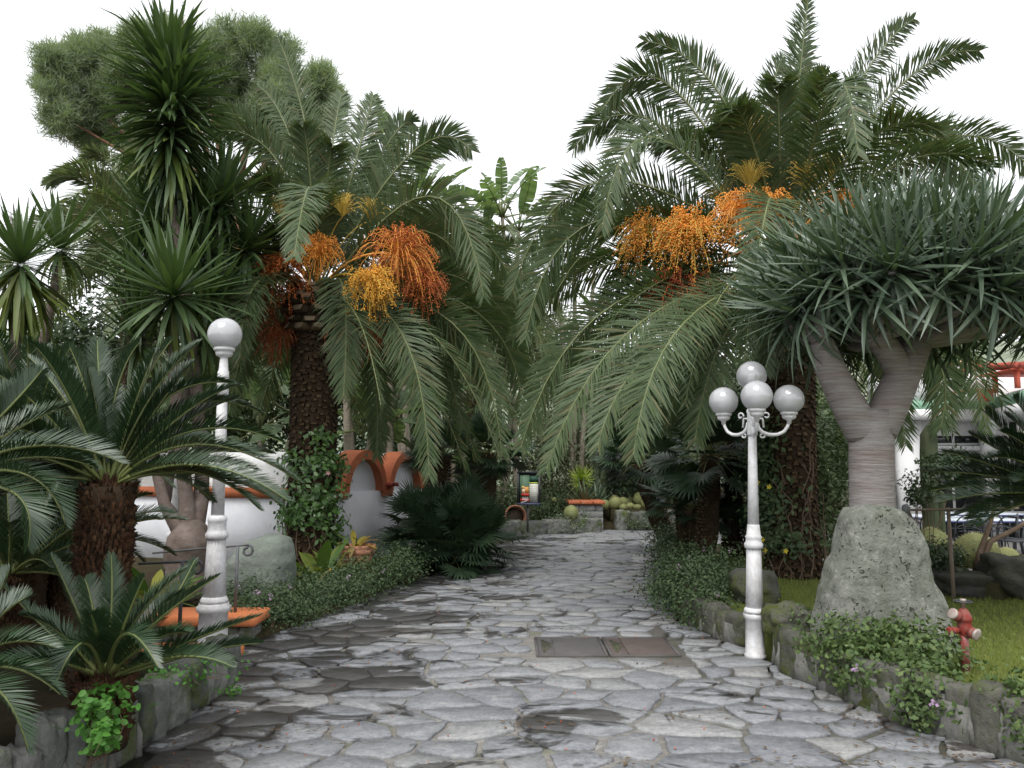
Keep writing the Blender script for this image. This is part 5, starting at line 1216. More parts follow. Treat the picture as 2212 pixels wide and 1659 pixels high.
RF = [((1650, 500), (1565, 215), (1392, 62), .2, .3), ((1645, 510), (1460, 190), (1300, 195), .1, .1), ((1640, 520), (1420, 262), (1240, 290), .5, .8), ((1640, 530), (1425, 292), (1300, 440), -.6, -1.0), ((1630, 540), (1310, 385), (1105, 590), .2, .2),
      ((1630, 545), (1340, 430), (1125, 560), .9, 1.3), ((1630, 550), (1300, 470), (1135, 700), -.2, -.3), ((1680, 480), (1662, 270), (1690, 118), .5, .9), ((1705, 480), (1722, 230), (1746, -10), .0, .0), ((1710, 470), (1728, 270), (1742, 88), .8, 1.2),
      ((1720, 490), (1835, 215), (1972, 10), .3, .5), ((1735, 490), (1910, 215), (2112, 70), .2, .2), ((1720, 480), (1795, 190), (1852, 285), -1.3, -2.2), ((1750, 520), (1950, 285), (2125, 405), -.3, -.5), ((1750, 520), (2020, 300), (2240, 345), .4, .6),
      ((1750, 540), (1950, 400), (2115, 375), .9, 1.5), ((1630, 600), (1330, 650), (1125, 930), -.5, -.8), ((1630, 600), (1385, 690), (1180, 965), -1.0, -1.6), ((1640, 605), (1430, 735), (1290, 905), -1.2, -1.9), ((1650, 610), (1480, 690), (1368, 935), -1.7, -2.5),
      ((1660, 610), (1570, 710), (1500, 905), -1.0, -1.6), ((1670, 590), (1662, 430), (1605, 790), -1.6, -2.7), ((1690, 600), (1690, 590), (1655, 790), -1.3, -2.0), ((1740, 590), (1880, 690), (1955, 930), .3, .4), ((1740, 580), (2010, 640), (2130, 910), .5, .7),
      ((1640, 590), (1340, 560), (1110, 700), .8, 1.2), ((1640, 600), (1390, 640), (1220, 850), .8, 1.1), ((1650, 610), (1520, 720), (1440, 900), 1.0, 1.4), ((1745, 560), (1920, 480), (2060, 560), .9, 1.4), ((1690, 500), (1640, 330), (1560, 200), 1.2, 1.9),
      ((1730, 590), (1990, 720), (2030, 900), -.2, -.2)]
right_palm = date_palm('date_palm', 'fruiting date palm with a thick trunk behind the four globe lamp', (bR[0], DR, LAWN_Z-.02), tR, .32, .37, tR[2]-1.35, clean(RF), DR, [])
random_fronds(right_palm, tR+A(0, .1, .1), 9, 3.2, az=(10, 170), e0=(5, 80), pairs=110)
random_fronds(right_palm, tR+A(-.1, 0, -.05), 5, 3.5, az=(120, 200), e0=(-5, 30), pairs=130, lmax=.40)
random_fronds(right_palm, tR+A(0, .05, .2), 12, 3.3, az=(0, 360), e0=(30, 78), pairs=140, lmax=.48)
random_fronds(right_palm, tR+A(0, .05, -.1), 7, 2.6, az=(0, 360), e0=(-18, -5), pairs=70)
# fruit (left)
for qx, qy, dd, sz, fm, sm, st, be in ((690, 575, -.7, .42, 'fruit_orange', 'strand_orange', 70, 10), (800, 640, -1.0, .40, 'fruit_yellow', 'strand_yellow', 80, 24), (858, 575, -.5, .62, 'fruit_red', 'strand_orange', 110, 20), (910, 640, -.4, .42, 'fruit_red', 'strand_red', 60, 18),
                                       (615, 625, -.5, .55, 'fruit_red', 'strand_red', 80, 18), (560, 680, -.1, .55, 'fruit_dark', 'strand_red', 70, 18), (775, 735, -.6, .48, 'fruit_dark', 'strand_red', 70, 18), (608, 745, -.2, .40, 'fruit_dark', 'strand_red', 50, 16),
                                       (740, 490, -.5, .42, '', 'strand_yellow', 60, 0), (610, 500, -.4, .42, '', 'strand_yellow', 60, 0), (800, 500, -.2, .40, '', 'strand_yellow', 60, 0), (555, 560, .2, .40, 'fruit_orange', 'strand_orange', 50, 10)):
    fruit_cluster(left_palm, tL+A(0, -.15, .0), W(qx, qy-22, DL+dd), sz*1.08, fm or 'fruit_red', sm, int(st*1.7), int(be*.85), droop=.2 if not be else .6, out=None if be else (0, -.2, 1))
for qx, qy, dd, sz, fm, sm, st, be in ((1495, 535, -.6, .52, 'fruit_orange', 'strand_yellow', 110, 20), (1400, 535, -.3, .48, 'fruit_orange', 'strand_yellow', 80, 16), (1605, 490, -.9, .50, 'fruit_orange', 'strand_orange', 80, 8), (1665, 480, -.8, .40, 'fruit_orange', 'strand_orange', 60, 8), (1800, 470, -.2, .42, 'fruit_orange', 'strand_orange', 60, 8),
                                       (1470, 660, -.4, .60, 'fruit_dark', 'strand_red', 100, 20), (1540, 690, -.5, .55, 'fruit_dark', 'strand_red', 80, 20), (1640, 330, -.3, .48, '', 'strand_yellow', 70, 0), (1740, 430, -.4, .45, '', 'strand_yellow', 70, 0), (1620, 430, -.4, .45, '', 'strand_yellow', 60, 0), (1800, 410, .0, .45, '', 'strand_yellow', 60, 0), (1560, 470, .2, .45, '', 'strand_yellow', 60, 0)):
    fruit_cluster(right_palm, tR+A(0, -.1, .0), W(qx, qy-22, DR+dd), sz*1.08, fm or 'fruit_red', sm, int(st*1.7), int(be*.85), droop=.2 if not be else .6, out=None if be else (0, -.2, 1))
# other date palms farther back
def far_palm(label, q, d, zbase, r, n, L, e0=(-35, 85), rm=.3, name='date_palm', pairs=60, lmax=.42):
    c = W(q[0], q[1], d); t = thing(name, label, 'palm tree', (c[0], d, zbase))
    palm_trunk(t, (c[0], d, zbase-.02), c, r, r*1.05, c[2]-.6, .11, 13)
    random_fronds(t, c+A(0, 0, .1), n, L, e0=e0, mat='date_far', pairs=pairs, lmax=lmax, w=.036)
far_palm('date palm between the two fruiting palms, brown stubs under its crown', (1010, 620), 20.5, .06, .26, 48, 3.3, (-50, 60), pairs=90)
far_palm('date palm behind the tall yucca', (320, 520), 15.5, .06, .3, 44, 3.2, pairs=90)
far_palm('date palm crown behind the vaulted building', (930, 540), 24, .06, .3, 40, 3.4, (-40, 60), pairs=80)
# ================================================================== yuccas
YA = YM+YMO+YMD; YTT = YT*3
def yucca_tree(label, base, branches, heads, base_r=.3, cap=300, group=None):
    t = thing('yucca_tree', label, 'yucca', base, group); base = np.asarray(base)
    m = MB(); hb = [-.05, .12, .3, .45, .6, .75, .88, .96]
    tube(m, [base+A(0, 0, z_) for z_ in hb], [base_r*k_ for k_ in (1.15, 1.0, .88, .9, .95, .9, .72, .35)], 20)
    v = m.v[0]; 
    for i in range(len(v)): v[i, :2] = base[:2]+(v[i, :2]-base[:2])*(1+.45*nz(v[i], 3.5, 3)+.2*nz(v[i], 8, 5))
    m.build('swollen_base', M['bark_yucca'], t, True)
    for br in branches:
        P = np.array([base+A(0, 0, .62)]+[np.asarray(p) for p in br[:-1]]); s = np.linspace(0, 1, 14); Q = np.stack([np.interp(s, np.linspace(0, 1, len(P)), P[:, i]) for i in range(3)], 1)
        m = MB(); tube(m, Q, np.interp(s, [0, .12, .3, 1], [br[-1]*2.4, br[-1]*1.7, br[-1]*1.3, br[-1]*.75]), 9); m.build('branch', M['bark_yucca'], t, True)
    items = []
    for h in heads: yucca_head(items, *h[:4], **h[4])
    place_leaves(t, items, YTT, YA, 'leaf', [M['yucca']], cap)
DY = 9.6; b = W(405, 1290, DY)
yucca_tree('tall branching yucca with swollen base beside the white lamp post', (b[0], DY, .05),
    [(W(400, 1060, 9.6), W(375, 800, 9.4), W(375, 650, 9.0), .07), (W(440, 1050, 9.8), W(420, 800, 9.9), W(390, 545, 9.6), W(366, 400, 9.5), W(368, 120, 9.5), .06), (W(350, 1080, 9.7), W(430, 760, 10.2), W(475, 470, 10.2), .06), (W(350, 1080, 9.5), W(300, 800, 9.9), W(290, 600, 10.1), .055)],
    [(W(375, 640, 8.9), (0, -.45, 1), 120, .90, dict(emin=-65, emax=80)), (W(355, 130, 9.5), (-.1, -.1, 1), 46, .60, dict(emin=15, emax=85, old=0)), (W(384, 205, 9.35), (.1, -.5, 1), 60, .72, dict(emin=-20, emax=82, old=0)), (W(364, 135, 9.5), (0, -.12, 1), 52, 0.80, dict(emin=42, emax=74, old=0.00)), (W(369, 162, 9.5), (0, -.12, 1), 59, 0.80, dict(emin=28, emax=60, old=0.00)), (W(374, 189, 9.5), (0, -.12, 1), 67, 0.85, dict(emin=16, emax=48, old=0.00)), (W(364, 216, 9.5), (0, -.12, 1), 72, 0.85, dict(emin=4, emax=36, old=0.00)), (W(369, 243, 9.5), (0, -.12, 1), 75, 0.85, dict(emin=-8, emax=24, old=0.00)), (W(374, 270, 9.5), (0, -.12, 1), 72, 0.85, dict(emin=-22, emax=10, old=0.16)), (W(364, 297, 9.5), (0, -.12, 1), 65, 0.80, dict(emin=-38, emax=-6, old=0.32)), (W(369, 324, 9.5), (0, -.12, 1), 59, 0.80, dict(emin=-56, emax=-24, old=0.48)), (W(374, 351, 9.5), (0, -.12, 1), 57, 0.80, dict(emin=-76, emax=-44, old=0.64, dead=14)),
     (W(475, 440, 10.2), (.1, -.1, 1), 120, .85, dict(emin=-50, emax=85)), (W(530, 540, 10.5), (.1, -.1, 1), 90, .8, dict(emin=-50, emax=80)), (W(300, 660, 9.9), (-.1, -.2, 1), 90, .8, dict(emin=-50, emax=80)), (W(290, 570, 10.1), (-.1, 0, 1), 75, .8, dict(emin=-50, emax=80)), (W(430, 480, 10.1), (.15, -.2, 1), 90, .8, dict(emin=-50, emax=80)), (W(330, 490, 10.2), (-.15, -.1, 1), 90, .8, dict(emin=-50, emax=80)), (W(375, 470, 9.9), (0, -.2, 1), 90, .8, dict(emin=-60, emax=75)), (W(455, 640, 9.9), (.1, -.2, 1), 90, .8, dict(emin=-60, emax=80)), (W(300, 740, 9.7), (-.1, -.2, 1), 80, .75, dict(emin=-60, emax=80)), (W(440, 730, 10.0), (.1, -.2, 1), 80, .75, dict(emin=-60, emax=80)), (W(430, 560, 10.0), (.1, -.2, 1), 90, .8, dict(emin=-50, emax=80))], .27)
b = W(10, 1200, 8.6)
yucca_tree('yucca with yellowing lower leaves at the edge of the garden', (b[0], 8.6, .05), [(W(20, 900, 8.6), W(45, 590, 8.6), .06), (W(60, 900, 9.2), W(130, 560, 9.4), .055)],
    [(W(45, 570, 8.5), (.05, -.25, 1), 100, .66, dict(emin=-50, emax=82)), (W(45, 600, 8.45), (0, -.2, 1), 55, .80, dict(emin=-82, emax=-25, old=.85)), (W(130, 540, 9.4), (0, -.1, 1), 75, .7, dict(emin=-50, emax=85))], .2)
# bare flower stalks of the yuccas
for lb, q0, q1, d in (('thin dry flower stalk rising from the tall yucca', (392, 110), (392, -5), 9.5), ('thin dry flower stalk above the yellowing yucca', (24, 545), (22, 455), 8.6)):
    a = W(*q0, d); e = W(*q1, d); m = MB(); tube(m, [a, (a+e)/2+A(.02, 0, 0), e], [.010, .007, .003], 5)
    for k in range(14):
        p = a+(e-a)*(.25+.05*k); h = A(math.cos(k*2.4), math.sin(k*2.4), .6)*.09; tube(m, [p, p+h], [.004, .002], 3)
    tag(m.build('flower_stalk', M['wood'], None, origin=a), lb, 'plant stalk')
# ================================================================== cycads
c = W(232, 1050, 5.2)
tips = []
for (mx, my, tx, ty, dm, dt) in ((430, 960, 645, 1040, -.1, -.1), (420, 930, 610, 955, .2, .3), (400, 880, 560, 890, .3, .5), (360, 860, 515, 830, .2, .3), (330, 850, 430, 740, .1, .2), (300, 850, 370, 735, .3, .5), (250, 850, 300, 740, .2, .3), (215, 840, 210, 735, .3, .5), (190, 860, 150, 750, .1, .1), (150, 880, 60, 770, .3, .5), (430, 1005, 620, 1080, -.3, -.4), (420, 1020, 560, 1100, .1, .1)):
    tips.append((c+unit(W(mx, my, 5.2+dm)-c)*.07, W(mx, my, 5.2+dm), W(tx, ty, 5.2+dt)))
cycad('cycad', 'large cycad with shaggy brown trunk beside the single globe lamp', (c[0], 5.2, .22), c, .165, 38, 1.1, 0, 78, fill=tips, lmax=.18, az_rng=(10, 255), pairs=150)
c = W(225, 1470, 4.25)
tips = []
for (mx, my, tx, ty, dm, dt) in ((300, 1330, 400, 1230, .1, .2), (330, 1350, 470, 1245, .0, .0), (240, 1330, 240, 1200, .1, .2), (170, 1330, 110, 1200, .2, .4), (400, 1390, 560, 1330, .1, .1), (380, 1420, 500, 1440, -.2, -.3), (270, 1370, 340, 1440, -.3, -.5), (110, 1370, 0, 1260, .2, .3), (430, 1410, 560, 1390, .2, .3), (90, 1420, -20, 1430, -.1, -.2), (180, 1390, 120, 1480, -.3, -.45), (350, 1330, 420, 1210, .3, .5)):
    tips.append((c+unit(W(mx, my, 4.25+dm)-c)*.04, W(mx, my, 4.25+dm), W(tx, ty, 4.25+dt)))
cycad('cycad', 'small dark cycad growing low behind the stone kerb wall', (c[0], 4.25, .22), c, .13, 10, .66, 15, 70, fill=tips, lmax=.14, pairs=100)
c = W(-170, 1060, 4.2)
tips = []
for (mx, my, tx, ty, dm, dt) in ((60, 965, 262, 1000, -.1, -.1), (50, 990, 205, 1010, .1, .1), (40, 1020, 140, 1130, -.2, -.3), (20, 1060, 60, 1180, -.3, -.4), (30, 930, 140, 880, .2, .4), (0, 900, 90, 800, .3, .4)):
    tips.append((c+unit(W(mx, my, 4.2+dm)-c)*.07, W(mx, my, 4.2+dm), W(tx, ty, 4.2+dt)))
cycad('cycad', 'cycad reaching in with long arching pale fronds beside the large cycad', (c[0], 4.2, .22), c, .18, 7, 1.0, -10, 70, fill=tips, lmax=.19, az_rng=(70, 200), pairs=120)
c = W(-140, 1500, 3.7)
tips = []
for (mx, my, tx, ty, dm, dt) in ((-10, 1395, 120, 1400, 0, .0), (0, 1440, 130, 1500, -.1, -.1), (-20, 1350, 60, 1290, .1, .2), (-20, 1480, 60, 1620, -.2, -.3), (-30, 1330, 20, 1230, .2, .3)):
    tips.append((c+unit(W(mx, my, 3.7+dm)-c)*.04, W(mx, my, 3.7+dm), W(tx, ty, 3.7+dt)))
cycad('cycad', 'low cycad fronds at the stone wall beside the small dark cycad', (c[0], 3.7, .2), c, .12, 6, .6, 0, 70, fill=tips, lmax=.15, az_rng=(70, 200), pairs=90)
c = W(60, 960, 6.9); cycad('cycad', 'tall cycad behind the large one, its crown in shade', (c[0], 6.9, .0), c, .2, 50, 1.15, -15, 75, lmax=.19, pairs=90)
c = W(150, 1180, 7.2); cycad('cycad', 'low cycad in shade behind the shaggy trunk', (c[0], 7.2, .0), c, .16, 34, .95, -5, 70, lmax=.18, pairs=90)
c = W(20, 1250, 6.0); cycad('cycad', 'dark cycad deep in the bed behind the low fronds', (c[0], 6.0, .22), c, .15, 30, .9, 0, 70, lmax=.17, pairs=90)
c = W(2330, 1075, 7.2)
tips = []
for (mx, my, tx, ty, dm, dt) in ((2180, 985, 2100, 940, .1, .2), (2160, 1010, 2040, 975, 0, .0), (2150, 1030, 2010, 1020, .1, .1), (2160, 1050, 2010, 1060, -.1, -.1), (2170, 1065, 2030, 1085, -.2, -.2), (2200, 1075, 2060, 1115, .2, .2), (2190, 950, 2130, 890, .3, .4), (2240, 930, 2190, 860, .0, .1), (2210, 1090, 2120, 1135, -.2, -.3)):
    tips.append((c+unit(W(mx, my, 7.2+dm)-c)*.06, W(mx, my, 7.2+dm), W(tx, ty, 7.2+dt)))
cycad('cycad', 'cycad with grey green fronds reaching over the cactus bed', (c[0], 7.2, LAWN_Z), c, .17, 20, 1.0, -5, 75, fill=tips, lmax=.24, az_rng=(90, 270), pairs=120)
# ================================================================== dragon tree
DD = 6.95; b = W(1885, 1300, DD); t = thing('dragon_tree', 'dragon tree with forked grey trunk and dense blue green crown', 'dragon tree', (b[0], DD, LAWN_Z))
fk = W(1882, 900, DD); s = np.linspace(0, 1, 16)
P = np.stack([np.interp(s, [0, 1], [b[0], fk[0]]), np.full(16, DD), np.interp(s, [0, 1], [LAWN_Z-.05, fk[2]+.06])], 1)
m = MB(); tube(m, P, np.interp(s, [0, .15, .5, .85, 1], [.27, .215, .19, .19, .18]), 28); m.build('trunk', M['bark_dragon'], t, True)
def branch(pts, r0, r1):
    P = np.array(pts); k = np.linspace(0, 1, len(P)); s = np.linspace(0, 1, 16); Q = np.stack([np.interp(s, k, P[:, i]) for i in range(3)], 1)
    for _ in range(3): Q[1:-1] = (Q[:-2]+2*Q[1:-1]+Q[2:])/4
    m = MB(); tube(m, Q, np.linspace(r0, r1, 16), 16); m.build('branch', M['bark_dragon'], t, True)
q = lambda x, y, d=0: W(x, y, DD+d)
branch([q(1868, 935), q(1835, 880, -.05), q(1795, 800, -.1), q(1770, 735, -.15)], .165, .115)
branch([q(1895, 930), q(1925, 870, 0), q(1955, 800, 0), q(1980, 735, 0)], .17, .14)
branch([q(1950, 810), q(1915, 750, -.15), q(1885, 715, -.25)], .13, .10)
cr = q(1965, 678, .05)
tips_d = []
for i in range(62):
    f_ = (i+.5)/62; el = math.asin(1-1.12*f_) if 1-1.12*f_ > -1 else -1.2; az = i*2.39996
    d = A(math.cos(el)*math.cos(az), math.cos(el)*math.sin(az), math.sin(el)); p = cr+d*A(1.18, 1.15, .66)*random.uniform(.80, 1.04); p[2] = max(p[2], cr[2]-.10)
    tips_d.append((p, unit(d*A(.8, .8, .5)+A(0, 0, .42))))
for p, d in tips_d:
    st = [q(1770, 735, -.15), q(1980, 735, 0), q(1885, 715, -.25)]; a = min(st, key=lambda x: np.linalg.norm(x-p))
    m_ = (a+p)/2-A(0, 0, .06); s = np.linspace(0, 1, 6); Q, _, _ = bez(a, m_, p, s); m = MB(); tube(m, Q, np.linspace(.085, .045, 6), 7); m.build('twig', M['bark_dragon'], t, True)
DT = [leaf_template('d', None, 1, .066, c_, .35, (0, .1, .35, .7, 1), (1.0, .95, .9, .62, 0)) for c_ in (.05, .4, .9, 1.6)]
DM = [tmesh(x, 'dragon_leaf', M['dragon']) for x in DT]; items = []
for p, d in tips_d:
    low = p[2] < cr[2]+.12
    for dd, up, blp, l, tt in rosette(p, d, 84, .56, -66 if low else -46, 84, spread=.08):
        items.append((0 if tt < .35 else (1 if tt < .6 else (2 if tt < .82 else 3)), align(dd, up, blp, (l, l*1.05, l))))
place_leaves(t, items, DT, DM, 'leaf', [M['dragon']], 300)
# ================================================================== fan palms
def fan_palm(label, base, heads, matm=None, trunks=True, n=26, sc=1.0, r=.12, emin=-35):
    t = thing('fan_palm', label, 'fan palm', base); base = np.asarray(base)
    for i, h in enumerate(heads):
        h = np.asarray(h)
        if trunks:
            s = np.linspace(0, 1, 10); b0 = base+A(random.uniform(-.15, .15), 0, -.03); Q, _, _ = bez(b0, (b0+h)/2+A(random.uniform(-.08, .08), 0, 0), h, s); m = MB(); tube(m, Q, r*(1+.1*np.sin(s*20)), 12); m.build('trunk', M['palm_trunk'], t, True)
            sc_ = MB()
            for k in range(int(np.linalg.norm(h-b0)/.05)):
                c_ = b0+(h-b0)*(k+.5)/max(1, int(np.linalg.norm(h-b0)/.05)); c_ = c_+A(0, 0, 0)
                for j in range(12):
                    a = (j+.5*(k % 2))*math.pi/6+random.uniform(-.1, .1); hh = A(math.cos(a), math.sin(a), 0); o = c_+hh*r*.96; ss = A(-hh[1], hh[0], 0)*r*.28
                    sc_.add([o-ss, o+ss, o+Z3*.05, o+hh*random.uniform(.03, .06)+Z3*random.uniform(.0, .05)], [[0, 1, 3], [1, 2, 3], [2, 0, 3]])
            sc_.build('trunk_scales', M['scar'], t, kind='stuff')
        fan_head(t, h, n, sc*random.uniform(.9, 1.1), meshes=matm, emin=emin)
    return t
b = W(965, 1212, 12.6); t = thing('fan_palm', 'dense bushy fan palm clump on the left path edge', 'fan palm', (b[0], 12.6, .04))
for k, (qx, qy, dd) in enumerate(((965, 1130, 0), (930, 1140, -.2), (1005, 1140, -.2), (970, 1165, -.4), (985, 1100, .2), (1035, 1160, -.1), (905, 1120, .1))): fan_head(t, W(qx, qy+25, 12.6+dd), 26, .95, -40, 85)
b = W(958, 1180, 13.6); fan_palm('slim fan palm rising behind the bushy clump', (b[0], 13.6, .05), [W(958, 985, 13.6)], n=36, sc=.85, r=.13, emin=-30)
b = W(1030, 1170, 14.6); fan_palm('fan palm with leaning trunk behind the bushy clump', (b[0], 14.6, .05), [W(1055, 980, 14.6)], n=38, sc=1.0, r=.17, emin=-40)
b = W(1425, 1140, 15.2); fan_palm('fan palm with dark leaning trunk across the path', (b[0]+.25, 15.2, .05), [W(1385, 1000, 15.0)], n=40, sc=1.15, r=.16, emin=-40)
b = W(1500, 1160, 12.3); t = fan_palm('low dark fan palm behind the right hand shrubs', (b[0], 12.3, .06), [W(1500, 1100, 12.3), W(1475, 1085, 12.9)], n=32, sc=.85, r=.12, emin=-25)
b = W(1525, 1160, 11.6); fan_palm('dark fan palm close beside the thick date palm trunk', (b[0], 11.6, .06), [W(1535, 985, 11.6)], n=36, sc=1.0, r=.13, emin=-50)
b = W(1590, 1160, 12.6); fan_palm('shaded fan palm behind the four globe lamp', (b[0], 12.6, .06), [W(1590, 950, 12.6), W(1640, 1060, 12.4)], n=34, sc=1.0, r=.13, emin=-50)
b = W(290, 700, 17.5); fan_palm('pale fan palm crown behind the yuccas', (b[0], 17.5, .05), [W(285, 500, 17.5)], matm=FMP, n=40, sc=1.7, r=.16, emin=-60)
# ================================================================== broad-leaved plants
def bp(label, qb, d, tops, **k):
    b = W(qb[0], qb[1], d); banana_plant(k.pop('name', 'banana_plant'), label, (b[0], d, .05), [W(x, y, d+e) for x, y, e in tops], **k)
bp('tall bird of paradise tree against the sky between the palms', (1100, 1100), 21.5, [(1085, 470, 0), (1120, 500, .5), (1050, 540, .3)], name='bird_of_paradise', size=1.35, n=9, emin=15)
bp('tall bird of paradise tree behind the fruiting palm by the white wall', (880, 1100), 19.5, [(870, 400, 0), (900, 450, .4), (835, 470, .3)], name='bird_of_paradise', size=1.3, n=10, emin=-10)
bp('bird of paradise tree behind the arching fronds over the path', (1245, 1100), 22.5, [(1240, 530, 0), (1285, 570, .4), (1200, 600, 0)], name='bird_of_paradise', size=1.3, n=9, emin=-10)
bp('banana clump behind the two barrel vaults', (810, 1150), 16.6, [(800, 930, 0), (850, 900, .4), (760, 880, .5)], size=1.15, n=9, emin=-20)
bp('banana plant with bright leaves behind the slim fan palm', (960, 1150), 16.4, [(965, 930, 0), (1010, 960, .4)], size=1.0, n=8, emin=-20)
bp('banana plant low beside the leaning fan palm', (995, 1160), 15.4, [(1000, 1035, 0)], size=.7, n=7, emin=-10)
bp('banana plant behind the single globe lamp and white vault', (560, 1100), 17.5, [(560, 930, 0), (640, 900, .3)], size=1.2, n=8, emin=-15)
bp('banana plants beyond the wall at the garden edge', (300, 1100), 14.5, [(250, 960, 0), (330, 940, .5)], size=1.1, n=8, emin=-15)
# slim ringed palm stems
for lb, q0, q1, d, r in (('slim pale ringed palm stem behind the white wall', (752, 1000), (742, 700), 16, .085), ('slim pale ringed palm stem left of the banana leaves', (835, 1000), (842, 760), 16.3, .075), ('leaning pale palm stem behind the fan palms', (950, 1040), (1000, 840), 17, .11)):
    a = W(*q0, d); a[2] = .05; e = W(*q1, d); s = np.linspace(0, 1, 24); Q, _, _ = bez(a, (a+e)/2+A(.05, 0, 0), e, s); t = thing('slim_palm', lb, 'palm tree', a)
    m = MB(); tube(m, Q, r*(1+.08*(np.arange(24) % 2))*(1-.2*s), 10); m.build('trunk', M['bark_pale'], t, True); random_fronds(t, e, 10, 1.6, e0=(-10, 70), mat='date_far', pairs=34, lmax=.4, r=.06, w=.04)
# ================================================================== lantana and other shrubs along the path
def E(x, y, z, rx, ry, rz): return (A(x, y, z), A(rx, ry, rz))
shrub('lantana_shrub', 'lantana shrub beside the terracotta slab', (-2.55, 8.0, .05), [E(-2.55, 8.1, .20, .5, .5, .22), E(-2.8, 8.5, .22, .5, .45, .24), E(-2.35, 8.4, .20, .35, .4, .22)], 10000, .034, 'lantana', 'lantana shrubs along the left path edge', 7)
shrub('lantana_shrub', 'lantana shrub below the clay pot', (-2.25, 9.2, .05), [E(-2.3, 9.2, .20, .5, .5, .24), E(-2.05, 9.5, .20, .35, .45, .22), E(-2.55, 9.4, .2, .4, .4, .22)], 8500, .036, 'lantana', 'lantana shrubs along the left path edge', 2)
shrub('lantana_shrub', 'lantana shrub between the pot and the fan palm clump', (-1.9, 10.5, .05), [E(-1.95, 10.3, .22, .42, .5, .25), E(-1.62, 11.1, .26, .38, .5, .28)], 7500, .038, 'lantana', 'lantana shrubs along the left path edge', 2)
shrub('lantana_shrub', 'lantana shrub spilling on the path before the lamp wall stub', (2.05, 8.4, .05), [E(2.0, 8.55, .30, .42, .5, .34), E(2.35, 8.9, .36, .5, .5, .38), E(1.9, 9.1, .28, .35, .45, .30), E(1.95, 8.05, .22, .25, .3, .22)], 13000, .036, 'lantana', 'lantana shrubs along the right path edge', 9)
shrub('lantana_shrub', 'darker lantana shrub in front of the low fan palm', (2.25, 10.4, .05), [E(2.2, 10.1, .26, .38, .6, .28), E(2.5, 10.9, .28, .42, .6, .30)], 7000, .04, 'lantana', 'lantana shrubs along the right path edge', 2)
shrub('lantana_shrub', 'farthest dark shrub on the right path edge', (2.7, 13, .06), [E(2.65, 12.6, .28, .42, .8, .30), E(2.95, 14.2, .32, .45, .8, .34)], 6500, .045, 'bush_dark', 'lantana shrubs along the right path edge', 1)
shrub('lantana_shrub', 'light green lantana trailing over the wall below the standing boulder', (2.6, 5.75, .25), [E(2.55, 5.85, .36, .34, .30, .18), E(2.86, 5.6, .36, .30, .28, .19), E(2.46, 5.6, .27, .20, .28, .17), E(2.70, 5.2, .24, .24, .28, .17), E(2.58, 5.05, .16, .14, .2, .14)], 6800, .046, 'lantana_light', 'lantana on the right wall', 5)
shrub('lantana_shrub', 'light green lantana hanging over the wall near the hydrant', (3.15, 4.6, .25), [E(3.08, 4.62, .30, .25, .22, .15), E(2.96, 4.45, .18, .16, .18, .16), E(3.35, 4.4, .30, .32, .3, .17)], 5200, .046, 'lantana_light', 'lantana on the right wall', 4)
shrub('lantana_shrub', 'small sprigs of lantana on the lawn edge beside the lamp', (2.45, 6.75, .25), [E(2.45, 6.75, .33, .22, .2, .13)], 1300, .036, 'lantana_light', 'lantana on the right wall', 1)
c = W(208, 1545, 3.95); shrub('clover_patch', 'bright green clover leaves tumbling over the stone wall', (c[0], 3.95, .2), [E(c[0], 3.95, c[2]+.02, .14, .13, .10), E(c[0]+.07, 3.86, c[2]-.08, .09, .07, .10)], 330, .040, 'clover', aspect=.95, stemn=12, cat='plant', stemr=.003, rnd_=True)
c = W(420, 1450, 5.3); shrub('clover_patch', 'small green leaves on top of the wall beneath the cycad', (c[0], 5.3, .24), [E(c[0]-.1, 5.3, .31, .34, .3, .08)], 420, .028, 'clover', aspect=.9, stemn=8, cat='plant', stemr=.003, rnd_=True)
c = W(500, 1500, 5.75); shrub('clover_patch', 'tuft of weeds at the foot of the stone wall', (-2.06, 5.75, 0), [E(-2.05, 5.75, .05, .10, .14, .06)], 120, .025, 'clover', aspect=.7, stemn=5, cat='plant', stemr=.003, rnd_=True)
